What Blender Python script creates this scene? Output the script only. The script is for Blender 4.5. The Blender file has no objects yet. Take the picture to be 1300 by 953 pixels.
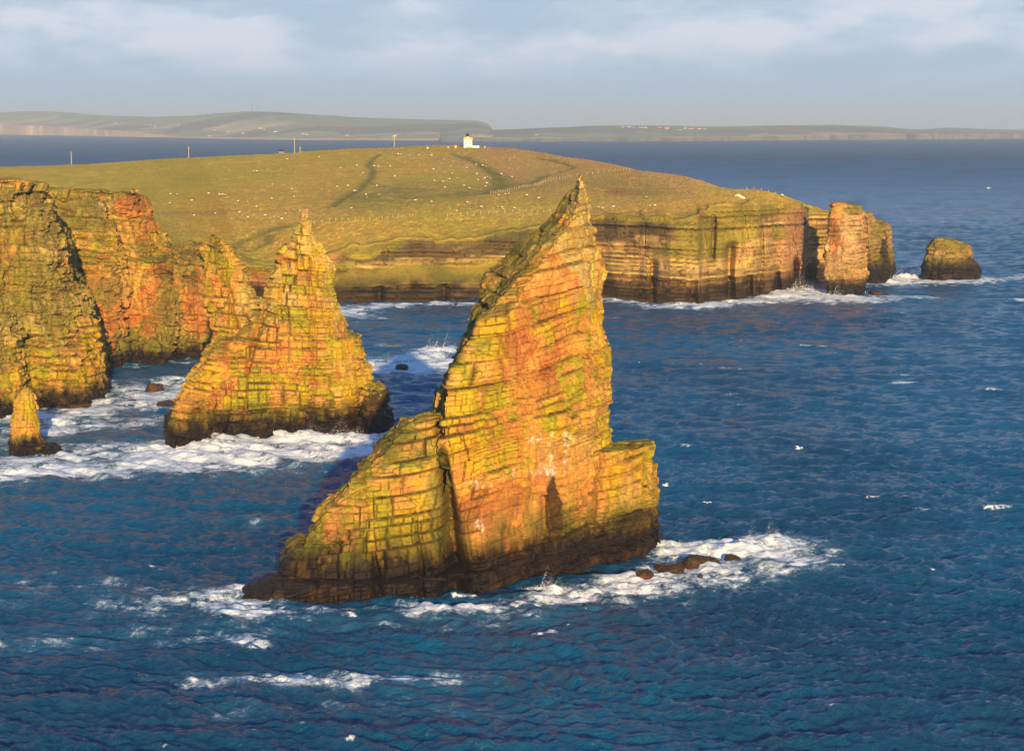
import bpy, math, random
import numpy as np
from mathutils import Vector

random.seed(7)
RNG = np.random.RandomState(7)
scene = bpy.context.scene
COL = scene.collection

# ------------------------------------------------------------------ camera geometry
H = 67.0                      # eye height above the sea, metres
F = 2800.0                    # focal length in photo pixels
CX, CY, HORIZON = 650.0, 476.5, 160.0
PITCH = math.atan((CY - HORIZON) / F)
CP, SP = math.cos(PITCH), math.sin(PITCH)

def P(px, py, Y):
    """world point at distance Y seen at photo position px,py"""
    u = (px - CX) / F; v = (CY - py) / F
    d = (u, CP + v * SP, -SP + v * CP)
    t = Y / d[1]
    return np.array([u * t, Y, H + d[2] * t])

def sea(px, py):
    u = (px - CX) / F; v = (CY - py) / F
    d = (u, CP + v * SP, -SP + v * CP)
    t = H / -d[2]
    return np.array([u * t, d[1] * t, 0.0])

def XP(px, z, Y):
    return (px - CX) / F * (Y * CP + (H - z) * SP)

# ------------------------------------------------------------------ noise (numpy)
def _h(i, j, k, seed):
    n = (i.astype(np.int64) * 374761393 + j.astype(np.int64) * 668265263 +
         k.astype(np.int64) * 2147483647 + seed * 974634777) & 0xFFFFFFFF
    n = ((n ^ (n >> 13)) * 1274126177) & 0xFFFFFFFF
    n = ((n ^ (n >> 16)) * 2246822519) & 0xFFFFFFFF
    n = n ^ (n >> 15)
    return (n & 0xFFFFFF).astype(np.float64) / 16777216.0

def hsh(i, j=0, k=0, seed=0):
    i = np.asarray(i); j = np.asarray(j) + 0 * i; k = np.asarray(k) + 0 * i
    return _h(i, j, k, seed)

def vn(x, y, z, seed=0):
    xi = np.floor(x); yi = np.floor(y); zi = np.floor(z)
    fx, fy, fz = x - xi, y - yi, z - zi
    fx = fx * fx * (3 - 2 * fx); fy = fy * fy * (3 - 2 * fy); fz = fz * fz * (3 - 2 * fz)
    r = 0
    for a in (0, 1):
        wx = fx if a else 1 - fx
        for b in (0, 1):
            wy = fy if b else 1 - fy
            for c in (0, 1):
                wz = fz if c else 1 - fz
                r = r + wx * wy * wz * _h(xi + a, yi + b, zi + c, seed)
    return r

def vn2(x, y, seed=0):
    xi = np.floor(x); yi = np.floor(y)
    fx, fy = x - xi, y - yi
    fx = fx * fx * (3 - 2 * fx); fy = fy * fy * (3 - 2 * fy)
    z = 0 * xi
    return ((1 - fx) * (1 - fy) * _h(xi, yi, z, seed) + fx * (1 - fy) * _h(xi + 1, yi, z, seed) +
            (1 - fx) * fy * _h(xi, yi + 1, z, seed) + fx * fy * _h(xi + 1, yi + 1, z, seed))

def fbm(x, y, z, s, octv=4, seed=0, gain=.5):
    r = 0; a = 1; t = 0
    for o in range(octv):
        r = r + a * vn(x / s + 17.3 * o, y / s + 5.1 * o, z / s + 9.7 * o, seed + o)
        t += a; a *= gain; s = s / 2.03
    return r / t            # 0..1

def fbm2(x, y, s, octv=4, seed=0, gain=.5):
    r = 0; a = 1; t = 0
    for o in range(octv):
        r = r + a * vn2(x / s + 17.3 * o, y / s + 5.1 * o, seed + o)
        t += a; a *= gain; s = s / 2.03
    return r / t

def sst(a, b, x):
    t = np.clip((x - a) / (b - a), 0, 1)
    return t * t * (3 - 2 * t)

def mixc(c, d, m):
    return c * (1 - m[:, None]) + np.asarray(d)[None, :] * m[:, None]

def segdist(x, y, pts):
    """distance of points to a polyline of (x,y[,w]); also the interpolated third value"""
    best = np.full(x.shape, 1e9); wv = np.zeros(x.shape)
    for a, b in zip(pts[:-1], pts[1:]):
        ax, ay, bx, by = a[0], a[1], b[0], b[1]
        L2 = (bx - ax) ** 2 + (by - ay) ** 2 + 1e-9
        t = np.clip(((x - ax) * (bx - ax) + (y - ay) * (by - ay)) / L2, 0, 1)
        d = np.hypot(x - ax - t * (bx - ax), y - ay - t * (by - ay))
        m = d < best
        best = np.where(m, d, best)
        if len(a) > 2:
            wv = np.where(m, a[2] + t * (b[2] - a[2]), wv)
    return best, wv

# ------------------------------------------------------------------ object helpers
def tag(o, label=None, cat=None, group=None, kind=None):
    if label: o['label'] = label
    if cat: o['category'] = cat
    if group: o['group'] = group
    if kind: o['kind'] = kind
    return o

def link(name, me, mat=None, parent=None, loc=None):
    o = bpy.data.objects.new(name, me)
    COL.objects.link(o)
    if mat is not None and me is not None:
        me.materials.append(mat)
    if parent: o.parent = parent
    if loc is not None: o.location = loc
    return o

def empty(name, loc, rz=0.0):
    o = bpy.data.objects.new(name, None); COL.objects.link(o)
    o.location = loc; o.rotation_euler = (0, 0, rz); o.empty_display_size = 1
    return o

def np_mesh(name, co, quads, smooth=False):
    me = bpy.data.meshes.new(name)
    n = len(co); f = len(quads); k = quads.shape[1]
    me.vertices.add(n); me.vertices.foreach_set('co', np.ascontiguousarray(co, dtype=np.float32).ravel())
    me.loops.add(f * k); me.loops.foreach_set('vertex_index', np.ascontiguousarray(quads, dtype=np.int32).ravel())
    me.polygons.add(f)
    me.polygons.foreach_set('loop_start', np.arange(0, f * k, k, dtype=np.int32))
    me.polygons.foreach_set('loop_total', np.full(f, k, dtype=np.int32))
    me.polygons.foreach_set('use_smooth', np.full(f, smooth, dtype=bool))
    me.update(calc_edges=True)
    me.validate()
    return me

def grid_quads(nr, nc, flip=False):
    i = np.arange(nr - 1)[:, None] * nc + np.arange(nc - 1)[None, :]
    q = np.stack([i, i + 1, i + nc + 1, i + nc], -1).reshape(-1, 4)
    return q[:, ::-1] if flip else q

def set_col(me, rgb, name='rock_colour'):
    a = me.color_attributes.new(name, 'FLOAT_COLOR', 'POINT')
    c = np.ones((len(rgb), 4), dtype=np.float32); c[:, :3] = rgb
    a.data.foreach_set('color', c.ravel())

def set_f(me, v, name):
    a = me.attributes.new(name, 'FLOAT', 'POINT')
    a.data.foreach_set('value', np.ascontiguousarray(v, dtype=np.float32))

class MB:
    """collects boxes, cylinders, cones into one mesh"""
    def __init__(s): s.v = []; s.f = []
    def add(s, v, f):
        n = len(s.v); s.v += [tuple(p) for p in v]; s.f += [tuple(i + n for i in q) for q in f]; return s
    def box(s, c, d, taper=1.0):
        x, y, z = c; a, b, h = d[0] / 2, d[1] / 2, d[2] / 2
        v = [(x - a, y - b, z - h), (x + a, y - b, z - h), (x + a, y + b, z - h), (x - a, y + b, z - h)]
        a *= taper; b *= taper
        v += [(x - a, y - b, z + h), (x + a, y - b, z + h), (x + a, y + b, z + h), (x - a, y + b, z + h)]
        return s.add(v, [(3, 2, 1, 0), (4, 5, 6, 7), (0, 1, 5, 4), (1, 2, 6, 5), (2, 3, 7, 6), (3, 0, 4, 7)])
    def tube(s, prof, c=(0, 0, 0), n=12):
        """prof: list of (r,z) lathe round z"""
        v = []; f = []
        for r, z in prof:
            for k in range(n):
                a = 2 * math.pi * k / n
                v.append((c[0] + r * math.cos(a), c[1] + r * math.sin(a), c[2] + z))
        for i in range(len(prof) - 1):
            for k in range(n):
                k2 = (k + 1) % n
                f.append((i * n + k, i * n + k2, (i + 1) * n + k2, (i + 1) * n + k))
        f.append(tuple(range(n))[::-1]); f.append(tuple((len(prof) - 1) * n + k for k in range(n)))
        return s.add(v, f)
    def ball(s, c, r, n=8, m=6):
        prof = []
        v = []; f = []
        for i in range(m + 1):
            t = math.pi * i / m
            for k in range(n):
                a = 2 * math.pi * k / n
                v.append((c[0] + r[0] * max(math.sin(t), .02) * math.cos(a), c[1] + r[1] * max(math.sin(t), .02) * math.sin(a), c[2] - r[2] * math.cos(t)))
        for i in range(m):
            for k in range(n):
                k2 = (k + 1) % n
                f.append((i * n + k, i * n + k2, (i + 1) * n + k2, (i + 1) * n + k))
        return s.add(v, f)
    def bar(s, a, b, w):
        a = Vector(a); b = Vector(b); d = (b - a).normalized()
        u = d.cross(Vector((0, 0, 1)))
        if u.length < 1e-3: u = Vector((1, 0, 0))
        u.normalize(); w2 = d.cross(u).normalized()
        v = []
        for p in (a, b):
            for e, g in ((-1, -1), (1, -1), (1, 1), (-1, 1)):
                v.append(tuple(p + u * e * w / 2 + w2 * g * w / 2))
        return s.add(v, [(3, 2, 1, 0), (4, 5, 6, 7), (0, 1, 5, 4), (1, 2, 6, 5), (2, 3, 7, 6), (3, 0, 4, 7)])
    def mesh(s, name):
        me = bpy.data.meshes.new(name); me.from_pydata(s.v, [], s.f); me.update(); return me
    def build(s, name, mat, parent=None, loc=None):
        return link(name, s.mesh(name), mat, parent, loc)

# ------------------------------------------------------------------ materials
def newmat(name):
    m = bpy.data.materials.new(name); m.use_nodes = True
    nt = m.node_tree; b = nt.nodes['Principled BSDF']
    return m, nt, b

def simple_mat(name, c, rough=.7, var=.12, scale=3.0):
    m, nt, b = newmat(name)
    tc = nt.nodes.new('ShaderNodeTexCoord'); no = nt.nodes.new('ShaderNodeTexNoise')
    no.inputs['Scale'].default_value = scale; no.inputs['Detail'].default_value = 5
    nt.links.new(tc.outputs['Object'], no.inputs['Vector'])
    mp = nt.nodes.new('ShaderNodeMapRange'); nt.links.new(no.outputs['Fac'], mp.inputs['Value'])
    mp.inputs['From Min'].default_value = .3; mp.inputs['From Max'].default_value = .7
    mp.inputs['To Min'].default_value = 1 - var; mp.inputs['To Max'].default_value = 1 + var
    vm = nt.nodes.new('ShaderNodeVectorMath'); vm.operation = 'SCALE'
    vm.inputs[0].default_value = c; nt.links.new(mp.outputs['Result'], vm.inputs['Scale'])
    nt.links.new(vm.outputs['Vector'], b.inputs['Base Color'])
    b.inputs['Roughness'].default_value = rough
    return m

def attr_mat(name, attr, scale=1.0, bump=.5, dist=.2, rough=.85, var=.35, wet=None, stretch=(1, 1, 2.2)):
    """surface whose large colour patches are a procedural attribute; fine grain and relief from nodes"""
    m, nt, b = newmat(name); N = nt.nodes.new; L = nt.links.new
    at = N('ShaderNodeAttribute'); at.attribute_name = attr
    ge = N('ShaderNodeNewGeometry')
    mp = N('ShaderNodeMapping'); mp.inputs['Scale'].default_value = stretch
    L(ge.outputs['Position'], mp.inputs['Vector'])
    n1 = N('ShaderNodeTexNoise'); n1.inputs['Scale'].default_value = 1.1 * scale
    n1.inputs['Detail'].default_value = 9; n1.inputs['Roughness'].default_value = .68
    L(mp.outputs['Vector'], n1.inputs['Vector'])
    n2 = N('ShaderNodeTexNoise'); n2.inputs['Scale'].default_value = .22 * scale
    n2.inputs['Detail'].default_value = 4
    L(ge.outputs['Position'], n2.inputs['Vector'])
    r1 = N('ShaderNodeMapRange'); r1.inputs['From Min'].default_value = .32; r1.inputs['From Max'].default_value = .68
    r1.inputs['To Min'].default_value = 1 - var; r1.inputs['To Max'].default_value = 1 + var
    L(n1.outputs['Fac'], r1.inputs['Value'])
    sc = N('ShaderNodeVectorMath'); sc.operation = 'SCALE'
    L(at.outputs['Color'], sc.inputs[0]); L(r1.outputs['Result'], sc.inputs['Scale'])
    hs = N('ShaderNodeHueSaturation')
    r2 = N('ShaderNodeMapRange'); r2.inputs['To Min'].default_value = .485; r2.inputs['To Max'].default_value = .515
    r2.inputs['From Min'].default_value = .3; r2.inputs['From Max'].default_value = .7
    L(n2.outputs['Fac'], r2.inputs['Value']); L(r2.outputs['Result'], hs.inputs['Hue'])
    L(sc.outputs['Vector'], hs.inputs['Color']); L(hs.outputs['Color'], b.inputs['Base Color'])
    bp = N('ShaderNodeBump'); bp.inputs['Strength'].default_value = bump; bp.inputs['Distance'].default_value = dist
    L(n1.outputs['Fac'], bp.inputs['Height']); L(bp.outputs['Normal'], b.inputs['Normal'])
    b.inputs['Roughness'].default_value = rough
    b.inputs['Specular IOR Level'].default_value = .12
    if wet:
        wa = N('ShaderNodeAttribute'); wa.attribute_name = wet
        rr = N('ShaderNodeMapRange'); rr.inputs['To Min'].default_value = rough; rr.inputs['To Max'].default_value = .42
        L(wa.outputs['Fac'], rr.inputs['Value']); L(rr.outputs['Result'], b.inputs['Roughness'])
    return m

M_rock = attr_mat('sandstone_rock', 'rock_colour', scale=1.3, bump=.9, dist=.35, wet='wet', var=.34, stretch=(1, 1, 2.6))
M_far_rock = attr_mat('cliff_and_turf', 'rock_colour', scale=.8, bump=.8, dist=.7, wet='wet', var=.33, stretch=(1, 1, 2.6))
M_land = attr_mat('distant_land', 'rock_colour', scale=.01, bump=.4, dist=6, var=.25, stretch=(1, 1, 1))

# ------------------------------------------------------------------ rock tools
C_TAN = (.50, .275, .060); C_ORANGE = (.56, .235, .050); C_RED = (.42, .145, .038)
C_YEL = (.54, .315, .008); C_LIME = (.29, .27, .010); C_MOSS = (.135, .125, .016)
C_GREY = (.47, .33, .105); C_WET = (.011, .007, .004); C_GUANO = (.78, .66, .52)
C_GRASS = (.25, .20, .035); C_BROWN = (.20, .10, .035)

def loft(levels):
    """levels: list of (z, [(px,Y)...]) with equal counts; returns verts, faces"""
    v = []; f = []
    n = len(levels[0][1])
    for z, pts in levels:
        for px, Y in pts:
            v.append((XP(px, z, Y), Y, z))
    for i in range(len(levels) - 1):
        for k in range(n):
            k2 = (k + 1) % n
            f.append((i * n + k, i * n + k2, (i + 1) * n + k2, (i + 1) * n + k))
    for base, rev in ((0, True), ((len(levels) - 1) * n, False)):
        c = np.mean(v[base:base + n], axis=0); v.append(tuple(c)); ci = len(v) - 1
        for k in range(n):
            k2 = (k + 1) % n
            f.append((ci, base + k2, base + k) if rev else (ci, base + k, base + k2))
    return v, f

def auto_loft(rows, Yl, Yr, pxl, pxr, lean=.1, zbase=-3.0, lb=.55):
    """rows: (py, left silhouette px, inner front-left px, right px, thickness). The front face runs from
    distance Yl at pxl to Yr at pxr and leans back with height."""
    levels = []
    for py, l, li, r, T in rows:
        pc = (li + r) / 2
        Yc = Yl + (pc - pxl) / (pxr - pxl) * (Yr - Yl)
        z = P(pc, py, Yc)[2]
        z = P(pc, py, Yc + lean * max(z, 0) + .12 * T)[2] if py is not None else zbase
        def yf(px): return Yl + (px - pxl) / (pxr - pxl) * (Yr - Yl) + lean * max(z, 0)
        w = r - li
        pts = []
        for u, rb in ((0, .22), (.18, .05), (.4, 0), (.65, 0), (.85, .04), (1, .2)):
            px = li + w * u
            pts.append((px, yf(px) + rb * T))
        pts.append((r, yf(r) + .6 * T))
        pts.append((r - .1 * w, yf(r) + .95 * T))
        pts.append(((l + r) / 2, yf((l + r) / 2) + max(T, (lb + .15) * T)))
        pts.append((l + .1 * w, yf(l) + max(.92, lb + .12) * T))
        pts.append((l, yf(l) + lb * T))
        levels.append((z, pts))
    lo = levels[-1]
    levels.append((zbase, lo[1]))
    levels = [levels[i] for i in range(len(levels)) if i == 0 or levels[i][0] < levels[i - 1][0] - 1e-3 or i == len(levels) - 1]
    return loft(levels[::-1])

def remesh(solids, voxel):
    v = []; f = []
    for sv, sf in solids:
        n = len(v); v += list(sv); f += [tuple(i + n for i in q) for q in sf]
    me = bpy.data.meshes.new('tmp'); me.from_pydata([tuple(map(float, p)) for p in v], [], f); me.update()
    o = bpy.data.objects.new('tmp', me); COL.objects.link(o)
    m = o.modifiers.new('r', 'REMESH'); m.mode = 'VOXEL'; m.voxel_size = voxel; m.adaptivity = 0
    dg = bpy.context.evaluated_depsgraph_get(); dg.update()
    out = bpy.data.meshes.new_from_object(o.evaluated_get(dg))
    bpy.data.objects.remove(o); bpy.data.meshes.remove(me)
    return out

def breaks(T, zmin, zmax, seed, var=.6):
    r = np.random.RandomState(seed); z = [zmin]
    while z[-1] < zmax: z.append(z[-1] + T * (1 - var + 2 * var * r.rand()))
    return np.array(z)

def block_field(x, y, zb, nx, ny, T, W, seed, gw):
    """masonry of jointed beds: random offset per block (-1..1), groove 0..1, block id hash, bed id"""
    br = breaks(T, -30, 130, seed)
    bi = np.clip(np.searchsorted(br, zb) - 1, 0, len(br) - 2)
    d0 = zb - br[bi]; d1 = br[bi + 1] - zb
    fz = fbm(x, y, zb * .6, 7, 2, seed + 77)
    gz = np.exp(-(np.minimum(d0, d1) / gw) ** 2) * (.15 + .85 * sst(.38, .58, fz))
    w = W * (.55 + .9 * hsh(bi, 1, 0, seed)); ph = 50 * hsh(bi, 2, 0, seed)
    ux = (x + ph) / w; uy = (y + ph * 1.7) / (w * 1.15)
    ux = ux + .33 * np.sin(ux * 2.1 + bi); uy = uy + .33 * np.sin(uy * 1.9 + bi)
    ix = np.floor(ux); iy = np.floor(uy)
    dx = np.minimum(ux - ix, 1 - ux + ix) * w; dy = np.minimum(uy - iy, 1 - uy + iy) * w
    # joints fade in and out
    gx = np.exp(-(dx / gw) ** 2) * (1 - np.abs(nx)); gy = np.exp(-(dy / gw) ** 2) * (1 - np.abs(ny))
    g = np.maximum(gz, np.maximum(gx, gy) * (hsh(ix, iy, bi, seed + 5) > .25))
    off = hsh(ix, iy, bi, seed + 1) * 2 - 1
    bed = hsh(bi, 7, 3, seed) * 2 - 1
    return off, g, bed, hsh(ix, iy, bi, seed + 9)

def rockify(me, seed, tilt=(0, 0), T=2.0, W=3.0, amp=1.0, gw=.16, big=1.2, extra=None):
    n = len(me.vertices)
    co = np.empty(n * 3, dtype=np.float32); me.vertices.foreach_get('co', co); co = co.reshape(-1, 3).astype(float)
    nr = np.empty(n * 3, dtype=np.float32); me.vertices.foreach_get('normal', nr); nr = nr.reshape(-1, 3).astype(float)
    x, y, z = co.T
    wx = x + 1.4 * (fbm(x, y, z, 9, 2, seed + 1) - .5) * 2; wy = y + 1.4 * (fbm(x, y, z, 9, 2, seed + 2) - .5) * 2
    zb = z + tilt[0] * x + tilt[1] * (y) + 2.6 * (fbm(x, y, z, 16, 2, seed + 3) - .5)
    hn = nr.copy(); hn[:, 2] *= .35; hn /= np.linalg.norm(hn, axis=1)[:, None] + 1e-6
    o3, g3, b3, id3 = block_field(wx, wy, zb * .25, nr[:, 0], nr[:, 1], T * 1.3, W * 2.3, seed + 30, gw * 1.6)
    zb = zb + 1.1 * T * (id3 - .5)
    o1, g1, b1, id1 = block_field(wx, wy, zb, nr[:, 0], nr[:, 1], T, W, seed + 10, gw)
    o2, g2, b2, id2 = block_field(wx, wy, zb, nr[:, 0], nr[:, 1], T * .38, W * .42, seed + 20, gw * .6)
    bn = fbm(x, y, z, 11, 3, seed + 4) - .5
    fn = fbm(x, y, z, 1.6, 3, seed + 6) - .5
    d = big * 2 * bn + amp * (.55 * o1 + .12 * b1 - .55 * g1 + .26 * o2 + .05 * b2 - .22 * g2 + .6 * o3 - .6 * g3) + .75 * amp * fn
    side = 1 - .6 * sst(.6, .95, nr[:, 2])
    co2 = co + hn * (d * side)[:, None]
    if extra is not None: co2 = extra(co, nr, co2)
    me.vertices.foreach_set('co', co2.astype(np.float32).ravel()); me.update()
    nr2 = np.empty(n * 3, dtype=np.float32); me.vertices.foreach_get('normal', nr2); nr2 = nr2.reshape(-1, 3).astype(float)
    return co2, nr, nr2, dict(o1=o1, g1=g1, b1=b1, id1=id1, id2=id2, g2=g2, b2=b2, o3=o3, id3=id3, zb=zb)

def regions(x, z, specs, Y, wob):
    """specs: list of (px,py,rx,ry) patches on a face at distance Y -> soft mask with ragged edges"""
    m = np.full(x.shape, -9.0)
    for px, py, rx, ry in specs:
        c = P(px, py, Y); a = rx * Y / F; b = ry * Y / F
        d = np.sqrt(((x - c[0]) / a) ** 2 + ((z - c[2]) / b) ** 2)
        m = np.maximum(m, 1 - d)
    return sst(-.04, .16, m + 1.5 * (wob - .5))

def rock_colour(co, nr0, nr, D, seed, base=C_TAN, lich=.5, red=(), yel=(), orange=(), grey=(), moss=(), guano=(), dark=(), bare=(), Y=320, wetz=4.0, algz=10, mossup=.62, left_moss_shade=False):
    x, y, z = co.T
    nA = fbm(x, y, z, 8, 4, seed + 40); nB = fbm(x, y, z, 5, 4, seed + 41); nC = fbm(x, y, z * .5, 2.2, 4, seed + 42, .6)
    nD = fbm(x, y, z, 1.0, 3, seed + 43, .65); nE = fbm(x * 1.6, y * 1.6, z * .28, 2.2, 4, seed + 44, .6)  # vertical streaks
    blk = D['id1'] * .6 + D['id2'] * .4
    c = np.tile(np.array(base), (len(x), 1))
    c = mixc(c, C_ORANGE, sst(.45, .7, nA + .25 * (blk - .5)) * .7)
    if len(grey): c = mixc(c, C_GREY, regions(x, z, grey, Y, nC) * .85)
    if len(orange): c = mixc(c, C_ORANGE, regions(x, z, orange, Y, nC) * .85)
    if len(red): c = mixc(c, C_RED, regions(x, z, red, Y, nC) * .85)
    c = c * (1 + .50 * (blk - .5) + .12 * D['b1'])[:, None]
    ly = sst(.60 - .28 * lich, .78 - .28 * lich, nB * .55 + nC * .45 + .30 * (D['id1'] - .5) + .12 * (D['id2'] - .5))
    if len(yel):
        ry = regions(x, z, yel, Y, nC)
        ly = np.clip(ly * (.5 + .5 * ry) + ry * sst(.42, .60, nC * .7 + nB * .3 + .26 * (D['id1'] - .5) + .1 * (D['id2'] - .5)) * .85, 0, 1)
    if len(bare): ly = ly * (1 - .85 * regions(x, z, bare, Y, nC))
    lime = sst(.46, .62, nA * .6 + nC * .25 + nE * .15 + .16 * (D['id1'] - .5)) * .9
    yc = mixc(np.tile(np.array(C_YEL), (len(x), 1)), C_LIME, lime)
    yc = yc * (.7 + .6 * nD)[:, None]
    c = c * (1 - .9 * ly[:, None]) + yc * (.9 * ly[:, None])
    # brown streaks
    c = mixc(c, C_BROWN, sst(.56, .72, nE) * .28)
    # moss on ledges
    up = sst(mossup - .25, mossup + .1, nr[:, 2] * .6 + nr0[:, 2] * .4 + .25 * (nC - .5))
    mg = np.clip(up * .75, 0, 1) * sst(8, 16, z)
    if len(moss): mg = np.maximum(mg, regions(x, z, moss, Y, nC) * (.45 + .5 * sst(.4, .6, nD)))
    gr = mixc(np.tile(np.array(C_MOSS), (len(x), 1)), C_GRASS, sst(.35, .65, nD) * .6)
    c = c * (1 - mg[:, None]) + gr * mg[:, None]
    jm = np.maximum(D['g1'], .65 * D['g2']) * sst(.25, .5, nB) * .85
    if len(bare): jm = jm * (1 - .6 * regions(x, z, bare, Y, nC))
    c = mixc(c, (.085, .05, .015), jm)  # joint grooves coloured dark brown
    if left_moss_shade: 
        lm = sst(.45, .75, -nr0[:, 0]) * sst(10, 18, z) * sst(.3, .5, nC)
        c = mixc(c, (.07, .07, .014), lm * .85)  # moss on left-facing rock, colour darkened further to stand for ridge shade
    if len(guano): c = mixc(c, C_GUANO, regions(x, z, guano, Y, nE) * sst(.50, .68, nE * .4 + nD * .6) * .75)
    # tide zone: algae green above, dark weed and wet rock below
    alg = (1 - sst(algz * .5, algz, z + 7 * (nE - .5))) * sst(.3, .55, nC)
    c = mixc(c, (.10, .105, .014), alg * .75)
    wet = 1 - sst(wetz * .6, wetz * 1.5, z + 6 * (nE - .5) + 2 * (nC - .5))
    if len(dark): wet = np.maximum(wet, regions(x, z, dark, Y, nE) * .85)  # listed dark patches take the wet tone; one is a painted cast shadow
    wc = mixc(np.tile(np.array(C_WET), (len(x), 1)), (.055, .026, .009), sst(.56, .74, nC + .2 * (blk - .5)) * .8)
    c = c * (1 - wet[:, None] * .97) + wc * (wet[:, None] * .97)
    return np.clip(c, .01, .85), wet

def make_rock(name, solids, voxel, seed, rk={}, ck={}, ck_far=None, mat=None, label=None, cat=None, group=None, kind=None):
    me = remesh(solids, voxel)
    me.name = name
    co, nr0, nr, D = rockify(me, seed, **rk)
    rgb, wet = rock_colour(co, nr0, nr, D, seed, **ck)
    if ck_far:
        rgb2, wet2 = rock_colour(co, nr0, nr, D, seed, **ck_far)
        k = sst(596, 604, co[:, 1])
        rgb = rgb * (1 - k[:, None]) + rgb2 * k[:, None]; wet = wet * (1 - k) + wet2 * k
    set_col(me, rgb); set_f(me, wet, 'wet')
    me.polygons.foreach_set('use_smooth', np.zeros(len(me.polygons), dtype=bool))
    me.materials.clear()
    o = link(name, me, mat or M_rock)
    tag(o, label, cat, group, kind)
    return o

# ================================================================== MAIN STACK
YL, YR = 309.0, 341.0   # front face distance at px 575 and px 838
main_rows = [  # py, left, inner-left, right, thickness
    (222, 735, 736, 739.5, 2.0), (229, 730, 734, 742, 3.5), (240, 725, 733, 744.5, 5), (254, 714, 730, 747, 7), (269, 703, 724, 750, 9),
    (284, 692, 716, 753, 11), (299, 676, 700, 757, 13), (316, 655, 684, 759, 15), (335, 636, 668, 762, 17),
    (352, 621, 655, 763, 18), (379, 612, 632, 764, 19), (398, 601, 612, 765, 20), (424, 595, 600, 766, 21),
    (452, 579, 584, 770, 21), (482, 566, 571, 771, 22), (500, 558, 563, 771, 22), (560, 557, 563, 772, 23),
    (620, 562, 570, 776, 24), (700, 566, 574, 780, 25), (752, 568, 574, 784, 26)]
shoulder_rows = [
    (570, 742, 750, 828, 9), (574, 735, 742, 829, 13), (601, 730, 736, 830, 18), (641, 730, 734, 832, 19),
    (662, 728, 732, 832, 20), (690, 725, 730, 838, 21), (712, 722, 726, 836, 22), (722, 720, 724, 834, 22)]
wedge_rows = [
    (527, 540, 545, 590, 6), (536, 512, 520, 592, 9), (552, 495, 503, 594, 11), (577, 474, 482, 596, 13), (601, 450, 458, 596, 15),
    (625, 432, 438, 596, 16), (645, 415, 421, 596, 16), (675, 392, 398, 596, 17), (691, 373, 378, 596, 18),
    (706, 363, 368, 596, 19), (735, 361, 364, 596, 20), (760, 361, 364, 596, 21), (768, 355, 358, 596, 22)]
ledge_rows = [(738, 345, 356, 600, 12), (745, 328, 340, 602, 14), (752, 310, 318, 604, 14), (764, 292, 300, 606, 15)]
ledge2_rows = [(738, 588, 592, 790, 20), (748, 586, 590, 800, 24), (756, 584, 588, 806, 26)]

def main_extra(co, nr, co2):
    x, y, z = co.T
    co2 = co + (co2 - co) * (1 - .5 * sst(48, 60, z))[:, None]
    sl = regions(x, z, [(645, 660, 62, 46), (720, 605, 46, 36)], 322, .5 + 0 * x)
    co2 = co + (co2 - co) * (1 - .5 * sl)[:, None]
    front = sst(.1, .5, -nr[:, 1])
    def cleft(pts, w, depth):   # pts (px,py) down the face
        q = [tuple(P(a, b, 318)[[0, 2]]) + (c,) for a, b, c in pts]
        d, ww = segdist(x, z, q)
        return np.exp(-(d / (w * np.maximum(ww, .05))) ** 2) * depth * np.minimum(1, ww * 1.5)
    dd = cleft([(556, 535, .3), (566, 600, .5), (571, 650, .8), (575, 700, 1.2), (578, 765, 1.7)], 1.2, 7.5)
    dd = dd + cleft([(478, 690, .2), (484, 730, .8), (488, 765, 1.2)], .9, 3.0)
    dd = dd + cleft([(528, 640, .2), (536, 700, .4), (540, 760, .7)], .8, 2.0)
    dd = dd + cleft([(690, 640, .3), (694, 700, .9), (690, 745, 1.3)], 1.3, 2.2)
    dd = dd + cleft([(772, 575, .5), (762, 640, .3), (752, 690, .4)], .9, 1.4)
    dd = dd + cleft([(722, 250, .4), (705, 330, .3), (690, 420, .3)], .8, 1.0)
    dd = dd + cleft([(640, 420, .3), (634, 520, .4), (640, 600, .2)], .7, .9)
    co2[:, 1] += dd * front
    # lower plinth under the big red slab steps back a little, slab overhangs it
    q = P(585, 718, 315); q2 = P(800, 655, 335)
    zl = q[2] + (x - q[0]) / (q2[0] - q[0]) * (q2[2] - q[2])
    inx = sst(-9, -7, x)
    co2[:, 1] += front * inx * 1.1 * (1 - sst(-.4, .4, z - zl))
    return co2

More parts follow.
